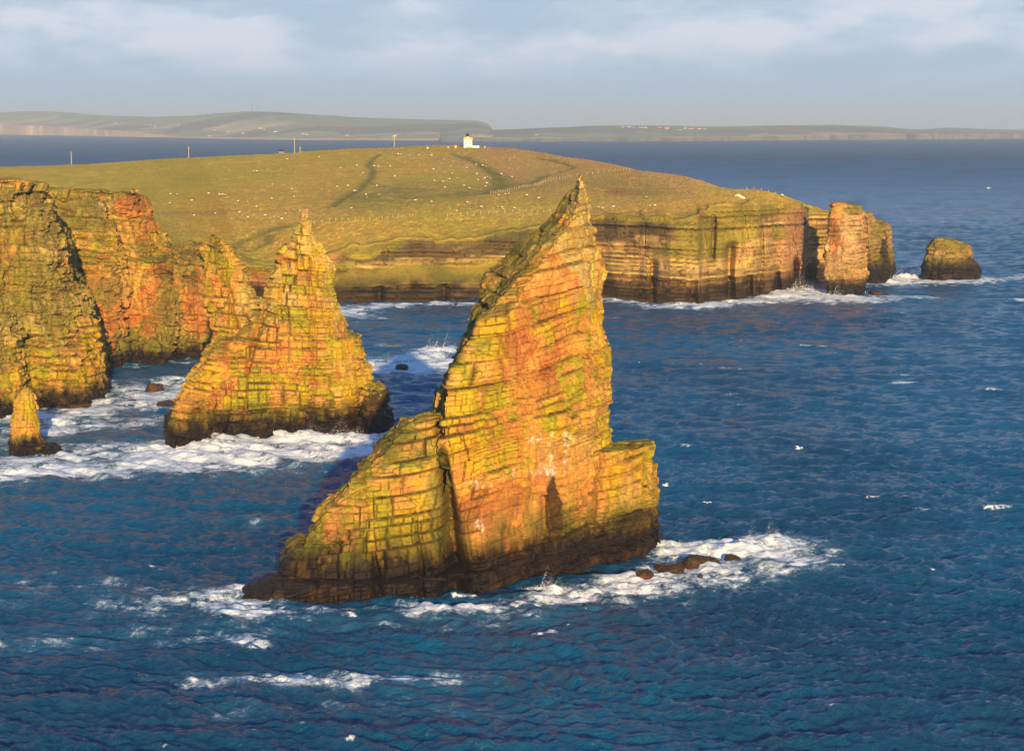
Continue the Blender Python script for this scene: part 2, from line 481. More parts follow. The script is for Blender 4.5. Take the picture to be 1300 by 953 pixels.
main = make_rock('sea_stack',
    [auto_loft(main_rows, YL, YR, 575, 838, lean=.10, lb=1.05), auto_loft(shoulder_rows, YL + 2.5, YR, 575, 838, lean=.05),
     auto_loft(wedge_rows, 307, 312, 360, 596, lean=.28), auto_loft(ledge_rows, 305, 307, 300, 600, lean=.3),
     auto_loft(ledge2_rows, YL - .5, YR - 3, 575, 838, lean=.3)],
    .165, 101,
    rk=dict(tilt=(-.13, -.05), T=2.5, W=3.9, amp=1.0, gw=.17, big=.8, extra=main_extra),
    ck=dict(Y=322, base=C_TAN, lich=.42,
            orange=[(650, 680, 90, 55), (640, 600, 80, 50), (680, 400, 70, 90), (700, 480, 60, 60), (730, 640, 70, 40), (600, 690, 40, 50), (640, 540, 60, 40)],
            red=[(610, 640, 60, 40), (650, 430, 25, 60), (700, 470, 16, 50)],
            yel=[(470, 640, 90, 60), (560, 490, 60, 50), (800, 610, 45, 60), (620, 420, 40, 35), (740, 470, 60, 50), (440, 690, 80, 40), (690, 540, 80, 60), (720, 420, 60, 30), (530, 580, 60, 40), (610, 540, 60, 60)],
            grey=[(740, 260, 28, 60), (690, 330, 60, 50), (655, 370, 40, 40), (740, 360, 30, 70)],
            moss=[(520, 560, 45, 25), (655, 325, 25, 30), (560, 620, 15, 60), (690, 285, 22, 30)],
            guano=[(690, 598, 50, 9), (720, 575, 30, 12), (600, 607, 30, 6), (615, 655, 12, 8), (690, 560, 30, 8)],
            dark=[(705, 660, 14, 42), (780, 700, 45, 18), (478, 730, 25, 28), (690, 720, 30, 25), (540, 740, 60, 14), (640, 745, 60, 20), (750, 705, 60, 20), (810, 690, 40, 18), (440, 745, 60, 12)],
            bare=[(645, 660, 62, 50), (720, 610, 50, 40), (735, 270, 24, 60), (690, 340, 50, 40), (665, 450, 22, 50)],
            wetz=6.2, algz=14, left_moss_shade=True),
    label='tallest foreground rock stack, a shark-fin of orange sandstone with yellow lichen', cat='sea stack', group='sea stacks off the cliffs')

# ================================================================== SECOND STACK
r2a = [(264, 384, 385, 390, 2.5), (280, 379, 381, 393, 5), (300, 369, 372, 401, 8), (328, 354, 358, 416, 12),
       (351, 341, 345, 424, 15), (384, 337, 341, 428, 18), (400, 326, 332, 431, 20), (417, 310, 316, 437, 22), (430, 296, 303, 440, 24),
       (432, 272, 285, 456, 26), (456, 256, 264, 460, 28), (479, 244, 250, 468, 30), (510, 220, 228, 470, 32), (530, 213, 218, 470, 34), (560, 210, 213, 470, 35), (569, 208, 211, 470, 36)]
r2b = [(296, 266, 267, 273, 3), (308, 261, 263, 281, 6), (331, 259, 261, 296, 8), (355, 260, 262, 314, 10), (378, 263, 265, 326, 12), (405, 267, 269, 345, 14),
       (437, 269, 271, 360, 16), (455, 258, 261, 380, 18), (480, 250, 255, 400, 18)]
r2c = [(490, 462, 465, 484, 12), (497, 458, 460, 489, 14), (515, 455, 458, 493, 16), (530, 455, 458, 498, 18), (550, 453, 456, 496, 18)]
r2d = [(512, 222, 226, 262, 8), (526, 212, 216, 268, 10), (550, 209, 213, 270, 14), (574, 206, 209, 272, 16)]
def stack2_extra(co, nr, co2):
    x, y, z = co.T
    co2 = co + (co2 - co) * (1 - .35 * sst(40, 48, z))[:, None]
    front = sst(.1, .5, -nr[:, 1])
    def cleft(pts, w, depth):
        q = [tuple(P(a, b, 475)[[0, 2]]) + (c,) for a, b, c in pts]
        d, ww = segdist(x, z, q)
        return np.exp(-(d / (w * np.maximum(ww, .05))) ** 2) * depth
    co2[:, 1] += front * (cleft([(338, 385, .6), (325, 430, .5), (318, 470, .3)], 1.4, 3) + cleft([(455, 505, 1), (456, 550, 1.2)], 1.4, 4) +
                          cleft([(268, 512, .8), (270, 560, 1.2)], 1.3, 3) + cleft([(392, 330, .4), (398, 430, .5), (402, 520, .4)], 1.0, 1.2) +
                          cleft([(275, 300, .4), (285, 360, .6), (300, 430, .5)], 1.0, 1.8))
    return co2
make_rock('sea_stack',
    [auto_loft(r2a, 460, 474, 210, 470, lean=.14), auto_loft(r2b, 476, 486, 260, 380, lean=.02),
     auto_loft(r2c, 472, 478, 455, 497, lean=.1), auto_loft(r2d, 454, 458, 210, 272, lean=.2)],
    .23, 202,
    rk=dict(tilt=(.06, 0), T=2.2, W=3.2, amp=1.15, gw=.2, big=1.1, extra=stack2_extra),
    ck=dict(Y=474, base=C_TAN, lich=.55, orange=[(340, 450, 110, 30), (300, 520, 90, 30), (440, 540, 40, 25)],
            red=[(310, 500, 50, 20), (395, 480, 40, 12), (360, 330, 18, 6)],
            yel=[(390, 370, 40, 50), (300, 460, 70, 30), (400, 500, 80, 35), (280, 490, 40, 30), (272, 370, 22, 60), (430, 440, 40, 30)],
            grey=[(385, 290, 30, 50), (350, 370, 30, 40), (420, 360, 14, 60), (315, 380, 20, 40)],
            moss=[(225, 520, 20, 10), (268, 320, 8, 30), (475, 498, 16, 8)],
            dark=[(478, 530, 24, 30), (235, 555, 35, 18), (420, 545, 40, 8)], wetz=5.6, algz=10),  # dark patch on the right buttress paints in the tallest stack's shadow
    label='twin-peaked yellow and orange rock stack behind the tallest one, its foot in heavy white surf', cat='sea stack', group='sea stacks off the cliffs')

# ================================================================== SMALL PILLAR, LEFT
r3 = [(492, 34, 35, 41, 2.5), (500, 28, 30, 43, 4), (515, 18, 20, 47, 6), (535, 15, 17, 50, 8), (552, 13, 15, 52, 9), (566, 12, 14, 57, 10), (574, 12, 13, 58, 11)]
r3b = [(566, 20, 22, 60, 10), (571, 14, 16, 74, 12), (577, 12, 14, 76, 12)]
make_rock('rock_pillar', [auto_loft(r3, 451, 452, 12, 58, lean=.1), auto_loft(r3b, 449, 450, 12, 76, lean=.2)], .22, 303,
    rk=dict(tilt=(.05, 0), T=1.5, W=2.2, amp=.6, gw=.2, big=.5),
    ck=dict(Y=452, lich=.7, yel=[(35, 520, 25, 30)], orange=[(35, 555, 25, 14)], wetz=2.2, algz=4),
    label='slim short rock pillar standing in foam in front of the left cliffs', cat='rock pillar', group='sea stacks off the cliffs')

# ================================================================== LEFT CLIFFS
cA = [(230, -160, -150, 36, 9), (236, -160, -150, 48, 24), (245, -160, -150, 56, 50), (266, -160, -150, 67, 90), (304, -160, -150, 80, 126), (354, -160, -150, 94, 128), (388, -160, -150, 105, 130),
      (430, -160, -150, 119, 132), (463, -160, -150, 129, 134), (490, -160, -150, 135, 136), (503, -160, -150, 137, 138)]
cA2 = [(262, 20, 24, 58, 40), (300, 8, 12, 76, 42), (354, 0, 4, 92, 44), (430, 20, 24, 119, 46), (500, 50, 54, 137, 50)]
cA3 = [(400, -60, -56, 20, 30), (440, -60, -56, 34, 32), (527, -60, -56, 44, 34)]
cB = [(240, 70, 60, 118, 8), (243, -60, -50, 176, 14), (250, -60, -50, 181, 30), (275, -60, -50, 190, 80), (304, -60, -50, 201, 112), (326, -60, -50, 216, 112),
      (330, -60, -50, 248, 112), (350, -60, -50, 262, 112), (400, -60, -50, 262, 60), (427, -60, -50, 262, 50), (431, -60, -50, 252, 45),
      (443, -60, -50, 252, 45), (449, -60, -50, 270, 45), (459, -60, -50, 272, 45)]
def cliffY(px): return 634.0
spur = loft([(-3, [(165, 622), (185, 617), (210, 618), (225, 634), (225, 680), (165, 680)]),
             (8, [(176, 625), (194, 621), (214, 622), (226, 638), (226, 680), (176, 680)]),
             (16, [(194, 630), (208, 627), (222, 628), (232, 640), (232, 680), (194, 680)]),
             (25, [(214, 636), (224, 634), (236, 635), (244, 644), (244, 680), (214, 680)]),
             (30, [(230, 642), (238, 640), (247, 641), (254, 648), (254, 680), (230, 680)]),
             (32, [(242, 650), (247, 648), (252, 649), (256, 652), (256, 670), (242, 670)])])
buttress = loft([(-3, [(118, 610), (140, 606), (160, 612), (172, 632), (172, 690), (118, 690)]),
                 (20, [(100, 618), (130, 613), (152, 617), (165, 636), (165, 690), (100, 690)]),
                 (38, [(80, 628), (120, 624), (140, 627), (152, 642), (152, 690), (80, 690)]),
                 (47, [(70, 638), (110, 634), (128, 637), (138, 648), (138, 690), (70, 690)])])
def left_extra(co, nr, co2):
    x, y, z = co.T
    front = sst(.1, .5, -nr[:, 1]) * (y > 590)
    q = [tuple(P(a, b, 630)[[0, 2]]) for a, b in ((163, 246), (180, 290), (200, 345), (215, 400))]
    d, _ = segdist(x, z, q)
    co2[:, 1] += front * np.exp(-(d / 1.6) ** 2) * 3.5
    q = [tuple(P(a, b, 630)[[0, 2]]) for a, b in ((122, 248), (140, 290), (150, 330))]
    d, _ = segdist(x, z, q); co2[:, 1] += front * np.exp(-(d / 1.4) ** 2) * 2
    return co2
redface = auto_loft([(328, 226, 228, 250, 12), (335, 224, 226, 258, 13), (350, 222, 224, 262, 14), (400, 220, 222, 268, 15), (432, 220, 222, 270, 15), (434, 220, 222, 261, 15), (444, 220, 222, 261, 15), (446, 220, 222, 278, 16), (459, 220, 222, 277, 16)], 634, 637, 220, 277, lean=.08)
cliffs = make_rock('cliffs', [auto_loft(cA, 512, 545, 0, 136, lean=.22), auto_loft(cA2, 508, 538, 0, 136, lean=.22), auto_loft(cA3, 503, 512, 0, 44, lean=.25),
                     auto_loft(cB, 630, 634, 100, 262, lean=.12), spur, buttress, redface],
    .34, 404,
    rk=dict(tilt=(.10, .02), T=2.4, W=3.6, amp=1.35, gw=.27, big=1.9, extra=left_extra),
    ck=dict(Y=540, base=C_TAN, lich=.42,
            yel=[(105, 440, 30, 50), (20, 480, 60, 50), (80, 470, 40, 30), (60, 440, 40, 20)],
            grey=[(40, 260, 50, 30), (70, 310, 16, 30), (60, 400, 50, 40), (20, 380, 20, 30), (105, 380, 14, 30)],
            red=[(4, 380, 9, 50)], orange=[(110, 485, 36, 30), (40, 500, 60, 30), (20, 350, 16, 14)],
            moss=[(15, 290, 40, 26), (40, 350, 50, 46), (50, 245, 40, 12), (70, 370, 24, 40), (20, 430, 36, 26), (60, 285, 22, 30), (85, 410, 14, 20)],
            wetz=3.6, algz=8, mossup=.45),
    ck_far=dict(Y=632, base=C_TAN, lich=.36,
            red=[(160, 265, 22, 22), (180, 300, 18, 30), (200, 340, 20, 40), (120, 350, 26, 20), (140, 400, 46, 30), (195, 390, 30, 40), (150, 435, 40, 20), (245, 385, 18, 50)],
            bare=[(160, 265, 20, 20), (120, 350, 24, 16), (140, 400, 42, 26), (195, 390, 26, 36), (245, 385, 18, 46)],
            yel=[(130, 310, 36, 26), (180, 320, 16, 20), (110, 300, 24, 30), (205, 310, 12, 18)],
            grey=[(115, 262, 40, 14), (100, 280, 20, 16)],
            moss=[(85, 255, 30, 14), (85, 290, 14, 40), (120, 285, 30, 8), (145, 370, 18, 12), (215, 400, 16, 50), (236, 345, 12, 28), (192, 440, 24, 22), (228, 330, 26, 12), (125, 246, 50, 6), (180, 425, 20, 20)],
            dark=[(150, 455, 60, 8)], wetz=3.6, algz=10, mossup=.45), mat=M_rock, kind='structure')

# ================================================================== FAR COLUMN AND FAR STACK
kcol = [(257, 1054, 1056, 1078, 12), (262, 1053, 1054, 1092, 16), (267, 1053, 1054, 1096, 18), (272, 1052, 1053, 1097, 18), (290, 1051, 1052, 1099, 19), (347, 1046, 1047, 1102, 20),
        (362, 1049, 1050, 1100, 20), (376, 1052, 1053, 1096, 20)]
krear = [(270, 1094, 1096, 1104, 18), (279, 1094, 1096, 1112, 22), (285, 1096, 1097, 1126, 26), (293, 1096, 1097, 1130, 28), (321, 1097, 1098, 1133, 30),
         (347, 1098, 1100, 1137, 30), (355, 1098, 1100, 1136, 30)]
make_rock('sea_stack', [auto_loft(kcol, 870, 874, 1050, 1100, lean=.05)], .5, 505,
    rk=dict(tilt=(0, 0), T=1.7, W=6.0, amp=1.0, gw=.35, big=1.0),
    ck=dict(Y=872, base=(.46, .285, .12), lich=.12, yel=[(1075, 263, 30, 8)], red=[(1060, 300, 8, 20)], wetz=6.5, algz=7, moss=[(1085, 268, 14, 6)]),
    mat=M_far_rock, label='square banded rock column standing close against the end of the headland cliff', cat='sea stack', group='sea stacks off the cliffs')
make_rock('sea_stack', [auto_loft(krear, 930, 948, 1100, 1137, lean=.03)], .55, 515,
    rk=dict(tilt=(0, 0), T=1.8, W=6.0, amp=1.1, gw=.35, big=1.6),
    ck=dict(Y=945, base=(.34, .21, .08), lich=.3, wetz=9, algz=20, moss=[(1115, 290, 20, 12)], dark=[(1122, 320, 9, 24)]),
    mat=M_far_rock, label='darker sloping rock block just behind and right of the square banded column', cat='sea stack', group='sea stacks off the cliffs')
kst = [(302, 1186, 1188, 1200, 8), (306, 1180, 1183, 1212, 14), (312, 1177, 1179, 1230, 20), (318, 1176, 1178, 1233, 22), (330, 1173, 1175, 1234, 24), (337, 1171, 1173, 1242, 26),
       (346, 1170, 1172, 1244, 28), (355, 1169, 1171, 1244, 28)]
make_rock('sea_stack', [auto_loft(kst, 950, 956, 1169, 1244, lean=.06)], .5, 525,
    rk=dict(tilt=(.05, 0), T=1.8, W=5.0, amp=1.0, gw=.35, big=1.4),
    ck=dict(Y=953, base=(.36, .24, .09), lich=.35, moss=[(1205, 312, 30, 10)], grey=[(1200, 328, 40, 4)], wetz=9, algz=12, dark=[(1236, 340, 8, 14)]),
    mat=M_far_rock, label='low isolated rock stack with a mossy top, out at sea on the far right', cat='sea stack', group='sea stacks off the cliffs')

# ================================================================== BOULDERS AND SKERRIES
def boulder(px, py, w, hgt, dep, seed, label, ang=0, flat=1.0):
    c = sea(px, py)
    u = np.linspace(0, 2 * np.pi, 41)[:-1]; v = np.linspace(-.5, np.pi / 2 - .02, 20)
    U, V = np.meshgrid(u, v)
    X = np.cos(V) * np.cos(U); Yy = np.cos(V) * np.sin(U); Z = np.sin(V)
    def se(a, p): return np.sign(a) * np.abs(a) ** p
    X, Yy, Z = se(X, .75), se(Yy, .75), se(Z, .7 * flat)
    co = np.stack([X * w / 2, Yy * dep / 2, Z * hgt], -1).reshape(-1, 3)
    s = max(w, dep)
    n = fbm(co[:, 0], co[:, 1], co[:, 2] * 1.8, s * .35, 4, seed) - .5
    st = np.floor(co[:, 2] / (.35 + hgt * .12) + 2 * n)
    co *= (1 + .9 * n + .12 * (hsh(st, 1, 1, seed) - .5))[:, None]
    ca, sa = math.cos(ang), math.sin(ang)
    co = np.stack([co[:, 0] * ca - co[:, 1] * sa, co[:, 0] * sa + co[:, 1] * ca, co[:, 2] - .2], -1)
    q = grid_quads(20, 40); i = np.arange(19)[:, None] * 40
    wrap = np.stack([i + 39, i, i + 40, i + 79], -1).reshape(-1, 4)
    me = np_mesh('skerry_rock', co, np.concatenate([q, wrap]))
    g = fbm(co[:, 0] + c[0], co[:, 1] + c[1], co[:, 2], 1.5, 4, seed + 3)
    rgb = mixc(np.tile(np.array((.05, .028, .014)), (len(co), 1)), (.10, .052, .018), sst(.45, .65, g))
    set_col(me, rgb); set_f(me, np.ones(len(co)), 'wet')
    return tag(link('skerry_rock', me, M_rock, loc=(c[0], c[1], 0)), label, 'rock', 'wet rocks awash in the sea')

boulder(196, 499, 4.6, 2.6, 6, 1, 'dark wet rock awash between the left cliffs and the twin-peaked stack, the farther of two')
boulder(213, 514, 5.4, 1.0, 7, 2, 'flat dark rock barely above the foam at the left foot of the twin-peaked stack')
boulder(168, 510, 3.2, .8, 5, 3, 'low dark rock in foam at the right foot of the left cliffs')
boulder(100, 516, 5.5, .9, 5, 4, 'flat brown shelf of rock at the base of the nearest left cliff')
boulder(510, 470, 3.4, 1.8, 5, 5, 'small dark rock in the white surf between the tallest stack and the headland')
boulder(458, 386, 5, 1.4, 8, 6, 'small dark rock off the foot of the headland cliff, left of the tallest stack')
sk = [(818, 733, 2.8, 1.2, 3.2, 'rounded wet rock nearest the tallest stack, in the row right of its foot'),
      (850, 725, 4.2, 1.3, 4, 'long lumpy wet rock, second in the row right of the tallest stack'),
      (882, 717, 4.4, 1.7, 4, 'largest dark rock in the middle of the row right of the tallest stack'),
      (901, 715, 2.4, 1.3, 3, 'steep small rock touching the right of the largest one in the row'),
      (930, 711, 2.6, 1.0, 2.6, 'outermost rock in the row right of the tallest stack, beside the breaking wave'),
      (918, 723, 3.0, .7, 2.4, 'thin flat rock in front of the outermost one in the row'),
      (889, 731, .7, .5, .7, 'tiny dark rock in the foam in front of the row right of the tallest stack')]
for i, (a, b, w, h, d, lab) in enumerate(sk): boulder(a, b, w, h, d, 20 + i, lab, ang=.2 * i)
boulder(1112, 372, 5, 1.2, 8, 41, 'low dark rock at the right foot of the square banded column')

# ================================================================== HEADLAND
ctrl = [  # (px, py, Y)
    (0, 248, 1100), (0, 232, 1240), (0, 214.5, 1400), (0, 249.5, 1040), (-300, 225, 1400), (-300, 250, 1100), (-300, 262, 900),
    (100, 250, 1050), (200, 240, 1100), (200, 220, 1270), (200, 204.5, 1420), (120, 250, 800), (200, 290, 800), (250, 330, 800), (200, 300, 740), (235, 335, 720), (262, 345, 742), (290, 340, 830), (100, 252, 700), (-200, 262, 700),
    (300, 300, 900), (300, 275, 960), (350, 330, 862), (400, 322, 862), (430, 322, 866), (430, 300, 880), (430, 280, 920), (430, 262, 980), (430, 240, 1090), (430, 212, 1280), (430, 191, 1450),
    (520, 322, 860), (520, 290, 885), (520, 274, 930), (520, 255, 1010), (600, 320, 862), (600, 290, 885), (600, 272, 940), (600, 248, 1040), (600, 236, 1120), (600, 205, 1300), (600, 187, 1440),
    (700, 290, 868), (700, 268, 930), (700, 248, 1030), (700, 232, 1140), (700, 212, 1260), (700, 196, 1400),
    (760, 274, 866), (760, 262, 920), (760, 250, 1000), (760, 232, 1090), (800, 213, 1290), (850, 240, 1090), (850, 264, 870), (850, 254, 950), (900, 233, 1170), (900, 245, 1060),
    (950, 240, 1080), (940, 258, 862), (980, 258, 870), (960, 253, 930), (1000, 248, 1010), (1018, 264, 880), (1030, 268, 950), (1045, 272, 945), (1070, 274, 955), (1100, 281, 962), (1129, 292, 966)]
cp = np.array([P(a, b, Y) for a, b, Y in ctrl])
skyB = [(-300, 1950, 8), (0, 1950, 8), (300, 1980, 8), (600, 1900, 6), (750, 1680, 5), (850, 1450, 5), (920, 1330, 5), (980, 1210, 5), (1030, 1120, 5), (1075, 1050, 5), (1115, 1010, 5), (1150, 985, 6), (300, 1600, 42), (0, 1600, 34), (600, 1600, 42)]
cp = np.vstack([cp, [(XP(px, z, Y), Y, z) for px, Y, z in skyB]])
sX = np.array([1, .6])
def _rb(a, b):
    d = (a[:, None, :2] - b[None, :, :2]) * sX
    return np.sqrt((d ** 2).sum(-1) + 30.0 ** 2)
_A = _rb(cp, cp) + np.eye(len(cp)) * -1.5
_wt = np.linalg.solve(np.block([[_A, np.ones((len(cp), 1))], [np.ones((1, len(cp))), np.zeros((1, 1))]]), np.append(cp[:, 2], 0))
def terr(x, y):
    sh = x.shape; x = x.ravel(); y = y.ravel(); out = np.empty(len(x))
    for i in range(0, len(x), 60000):
        p = np.stack([x[i:i + 60000], y[i:i + 60000]], -1)
        out[i:i + 60000] = _rb(p, cp) @ _wt[:-1] + _wt[-1]
    return out.reshape(sh)
def hit(px, py, y0=870, y1=1500):
    Ys = np.linspace(y0, y1, 500)
    pts = np.array([P(px, py, Y) for Y in Ys])
    z = terr(pts[:, 0], pts[:, 1])
    k = np.where(pts[:, 2] <= z)[0]
    i = k[0] if len(k) else int(np.argmin(pts[:, 2] - z))
    return np.array([pts[i, 0], pts[i, 1], z[i]])

# coast nodes: (px, py of the waterline | Y, setback, back px, back Y, tiers)
coast = [(-420, None, 690, 14, -700, 1950, 0), (-150, None, 690, 14, -350, 1950, 0), (120, None, 700, 14, 0, 1960, 0), (235, None, 716, 14, 120, 1970, 0), (268, None, 742, 14, 170, 1970, 0), (292, None, 800, 16, 200, 1975, 0),
         (306, 384, 0, 20, 230, 1980, 0), (340, 386, 0, 22, 290, 1980, .2), (385, 384, 0, 24, 350, 1980, .2), (425, 385, 0, 26, 400, 1975, .6), (470, 384, 0, 30, 450, 1950, 1), (530, 382, 0, 30, 520, 1930, 1),
         (600, 381, 0, 28, 600, 1880, 1), (660, 380, 0, 24, 670, 1800, .8), (720, 379, 0, 16, 730, 1700, .4), (766, 379, 0, 11, 770, 1620, 0), (810, 382, 0, 10, 800, 1550, 0), (850, 386, 0, 9, 825, 1480, 0),
         (886, 387, 0, 9, 850, 1430, 0), (900, 383, 0, 8, 860, 1400, 0), (940, 380, 0, 8, 885, 1370, 0), (975, 375, 0, 7, 905, 1330, 0), (1000, 371, 0, 6, 925, 1280, 0), (1016, 368, 0, 4, 945, 1250, 0),
         (1022, 364, 0, 3, 965, 1220, 0), (1026, 357.5, 0, 3, 985, 1200, 0), (1045, 357, 0, 4, 1010, 1140, 0), (1070, 356, 0, 5, 1040, 1090, 0), (1098, 355, 0, 5, 1070, 1040, 0), (1120, 352.5, 0, 5, 1100, 1015, 0), (1126, 350, 0, 4, 1124, 1000, 0)]
Cn = []; Bn = []; bs = []; tr = []
for px, py, Y, sb, bx, bY, ti in coast:
    c = sea(px, py) if py else np.array([XP(px, 0, Y), Y, 0])
    Cn.append(c[:2]); Bn.append((XP(bx, 5, bY), bY)); bs.append(sb); tr.append(ti)
Cn = np.array(Cn); Bn = np.array(Bn); bs = np.array(bs); tr = np.array(tr)
seg = np.hypot(*(Cn[1:] - Cn[:-1]).T)
par = []
for i, s in enumerate(seg):
    step = 1.6 if i < 5 else .62
    k = max(2, int(s / step)); par += [i + j / k for j in range(k)]
par.append(len(Cn) - 1); par = np.array(par)
idx = np.arange(len(Cn))
def ip(a): return np.interp(par, idx, a)
Cx, Cy = ip(Cn[:, 0]), ip(Cn[:, 1]); Bx, By = ip(Bn[:, 0]), ip(Bn[:, 1]); sb = ip(bs); ti = ip(tr)
ns = len(par)
# ragged coast: gullies and buttresses
arc = np.concatenate([[0], np.cumsum(np.hypot(np.diff(Cx), np.diff(Cy)))])
rag = (fbm2(arc, 0 * arc, 26, 3, 61) - .5) * 15 * np.where(par > 6, 1, .4) * np.where(par > 22, .3, 1)
Cy = Cy - rag * .7
dx = Bx - Cx; dy = By - Cy; dl = np.hypot(dx, dy); ux = dx / dl; uy = dy / dl
nrow_c = 74
ex = Cx + ux * sb; ey = Cy + uy * sb
lip = (fbm2(arc, 0 * arc, 14, 4, 64, .6) - .5) * 7 * sst(12, 22, terr(ex, ey))
zt = np.maximum(terr(ex, ey) + lip, 6)
t = np.linspace(0, 1, nrow_c)[:, None]
zc = -3 + (zt[None] + 3) * t
f1 = t ** 1.0
f2 = .16 * sst(0, .30, t) + .56 * sst(.28, .66, t) + .16 * np.clip((t - .62) / .3, 0, 1) + .12 * sst(.85, 1, t)
ff = f1 * (1 - ti[None]) + f2 * ti[None]
cxg = Cx[None] + ux[None] * sb[None] * ff; cyg = Cy[None] + uy[None] * sb[None] * ff
# inland rows, step grows with distance
offs = [0.0]; st = .8
while offs[-1] < 1: offs.append(offs[-1] + st / 900.0); st = min(st * 1.016, 3.2)
g = np.array(offs[1:]); g[-1] = 1; g = g[:, None]
ixg = ex[None] + (Bx - ex)[None] * g; iyg = ey[None] + (By - ey)[None] * g
izg = terr(ixg, iyg) + lip[None] * np.exp(-g * (dl - sb)[None] / 16)
n_in = len(g)
gx = np.vstack([cxg, ixg]); gy = np.vstack([cyg, iyg]); gz = np.vstack([zc, izg])
nr_tot = gx.shape[0]
co = np.stack([gx, gy, gz], -1).reshape(-1, 3)
quads = grid_quads(nr_tot, ns)
x, y, z = co.T
isc = np.zeros((nr_tot, ns)); isc[:nrow_c] = 1 - sst(.9, 1.0, t) * .85
isc = isc.ravel()
tt = np.ones((nr_tot, ns)); tt[:nrow_c] = t; tt = tt.ravel()
TI = np.tile(ti[None], (nr_tot, 1)).ravel()
inl = np.zeros((nr_tot, ns)); inl[nrow_c:] = g * (dl - sb)[None]; inl = inl.ravel()
ARC = np.tile(arc[None], (nr_tot, 1)).ravel()
ARC = ARC + 14 * (fbm2(ARC, z * 1.6, 12, 3, 63) - .5)
UX = np.tile(ux[None], (nr_tot, 1)).ravel(); UY = np.tile(uy[None], (nr_tot, 1)).ravel()
tie = np.zeros((nr_tot, ns)); tie[nrow_c:] = 0; tie = tie.ravel()
zb = z + .02 * x + 1.0 * (fbm(x, y, z, 30, 2, 71) - .5)
o1, g1, b1, id1 = block_field(ARC, 0 * ARC, zb, 0 * x, 1 + 0 * x, 1.3, 14, 700, .3)
o2, g2, b2, id2 = block_field(ARC, 0 * ARC, zb, 0 * x, 1 + 0 * x, 4.6, 26, 710, .5)
o3, g3, b3, id3 = block_field(ARC, 0 * ARC, zb * .15, 0 * x, 1 + 0 * x, 3, 34, 720, .8)
big = fbm(x, y, z * .6, 14, 4, 73) - .5
bench = sst(.30, .38, tt) * (1 - sst(.58, .66, tt)) * TI                     # grassy bench of the two-tier cliff
upper_grass = 0
rockm = isc * (1 - bench)
big2 = fbm(x, y, z * .35, 34, 3, 74) - .5
dd = rockm * (8.0 * big + 13 * big2 + .35 * o1 + 1.25 * b1 - 1.0 * g1 + .5 * o2 + 1.9 * b2 - .4 * g2 + 1.3 * o3 - .5 * g3)
PX0 = x / np.maximum(y, 1) * F + CX
for pc, wc_, z0, z1, dp in ((928, 5, -5, 22, 6), (832, 4, -5, 16, 4), (1011, 4, -5, 13, 9), (965, 3, -5, 30, 3), (880, 7, -5, 9, 4), (905, 3, 16, 33, 4), (700, 6, -5, 14, 4), (560, 5, -5, 12, 5), (480, 4, -5, 12, 4), (955, 4, -5, 8, 6), (985, 3, -5, 9, 5)):
    dd = dd - 1.8 * rockm * dp * np.exp(-((PX0 - pc - 16 * big) / wc_) ** 2) * sst(z0 - 2, z0 + 1, z) * (1 - sst(z1 - 3, z1 + 2, z))
dd = dd * sst(-3.5, 3, z + 2.0)
# an undercut scoop and a few caves
for a, b, w, dpt in ((795, 268, 18, 0), (880, 300, 1, 0)): pass
x2 = x - UX * dd; y2 = y - UY * dd
# turf relief inland
tus = fbm2(x, y, 9, 3, 80) - .5; tus2 = fbm2(x, y, 1.5, 2, 81) - .5; bumpy = fbm2(x, y, 60, 3, 82) - .5
edge = sst(0, 30, inl)
rough_in = (1 - isc)
z2 = z + rough_in * (.9 * tus * (1 - .6 * edge) + 1.05 * tus2 * (.45 + .55 * edge) + 2.4 * bumpy * edge)
def relief(a, b_):
    a = np.array([float(a)]); b_ = np.array([float(b_)])
    return float((.44 * (fbm2(a, b_, 9, 3, 80) - .5) + 1.05 * (fbm2(a, b_, 1.5, 2, 81) - .5) + 2.4 * (fbm2(a, b_, 60, 3, 82) - .5))[0])
# burns and gullies cut into the turf (world paths)
def path(lst): return [tuple(hit(a, b)[:2]) + (w,) for a, b, w in lst]
c1 = lambda a, b, w: (a / 2.955, 120 + b / 2.955, w)
c2 = lambda a, b, w: (420 + a / 2.955, 120 + b / 2.955, w)
burns = [path([c2(455, 222, 3), c2(500, 232, 5), c2(545, 252, 5), c2(585, 272, 6), c2(610, 292, 7), c2(635, 322, 9), c2(640, 340, 9)]),
         path([c2(640, 340, 8), c2(700, 342, 8), c2(745, 332, 6), c2(790, 308, 4), c2(850, 290, 3), c2(905, 275, 3), c2(912, 266, 3), c2(870, 254, 4), c2(830, 245, 6), c2(795, 240, 6)]),
         path([c2(640, 340, 9), c2(600, 355, 6), c2(575, 375, 3)]),
         path([c2(185, 222, 3), c2(150, 245, 3), c2(140, 265, 4), c2(158, 285, 4), c2(150, 315, 4), c2(110, 350, 4), c2(60, 385, 4), c2(5, 418, 4)]),
         path([c1(860, 580, 3), c1(905, 550, 3), c1(960, 530, 4), c1(1020, 505, 5), c1(1060, 492, 6), c1(1110, 490, 3), c1(1180, 495, 3)]),
         path([c1(1010, 530, 5), c1(1005, 548, 4), c1(970, 572, 2), c1(930, 585, 2)]),
         path([c2(130, 330, 2), c2(200, 345, 3), c2(300, 352, 4)]), path([c1(1230, 420, 2), c1(1270, 405, 3), c1(1300, 385, 3)])]
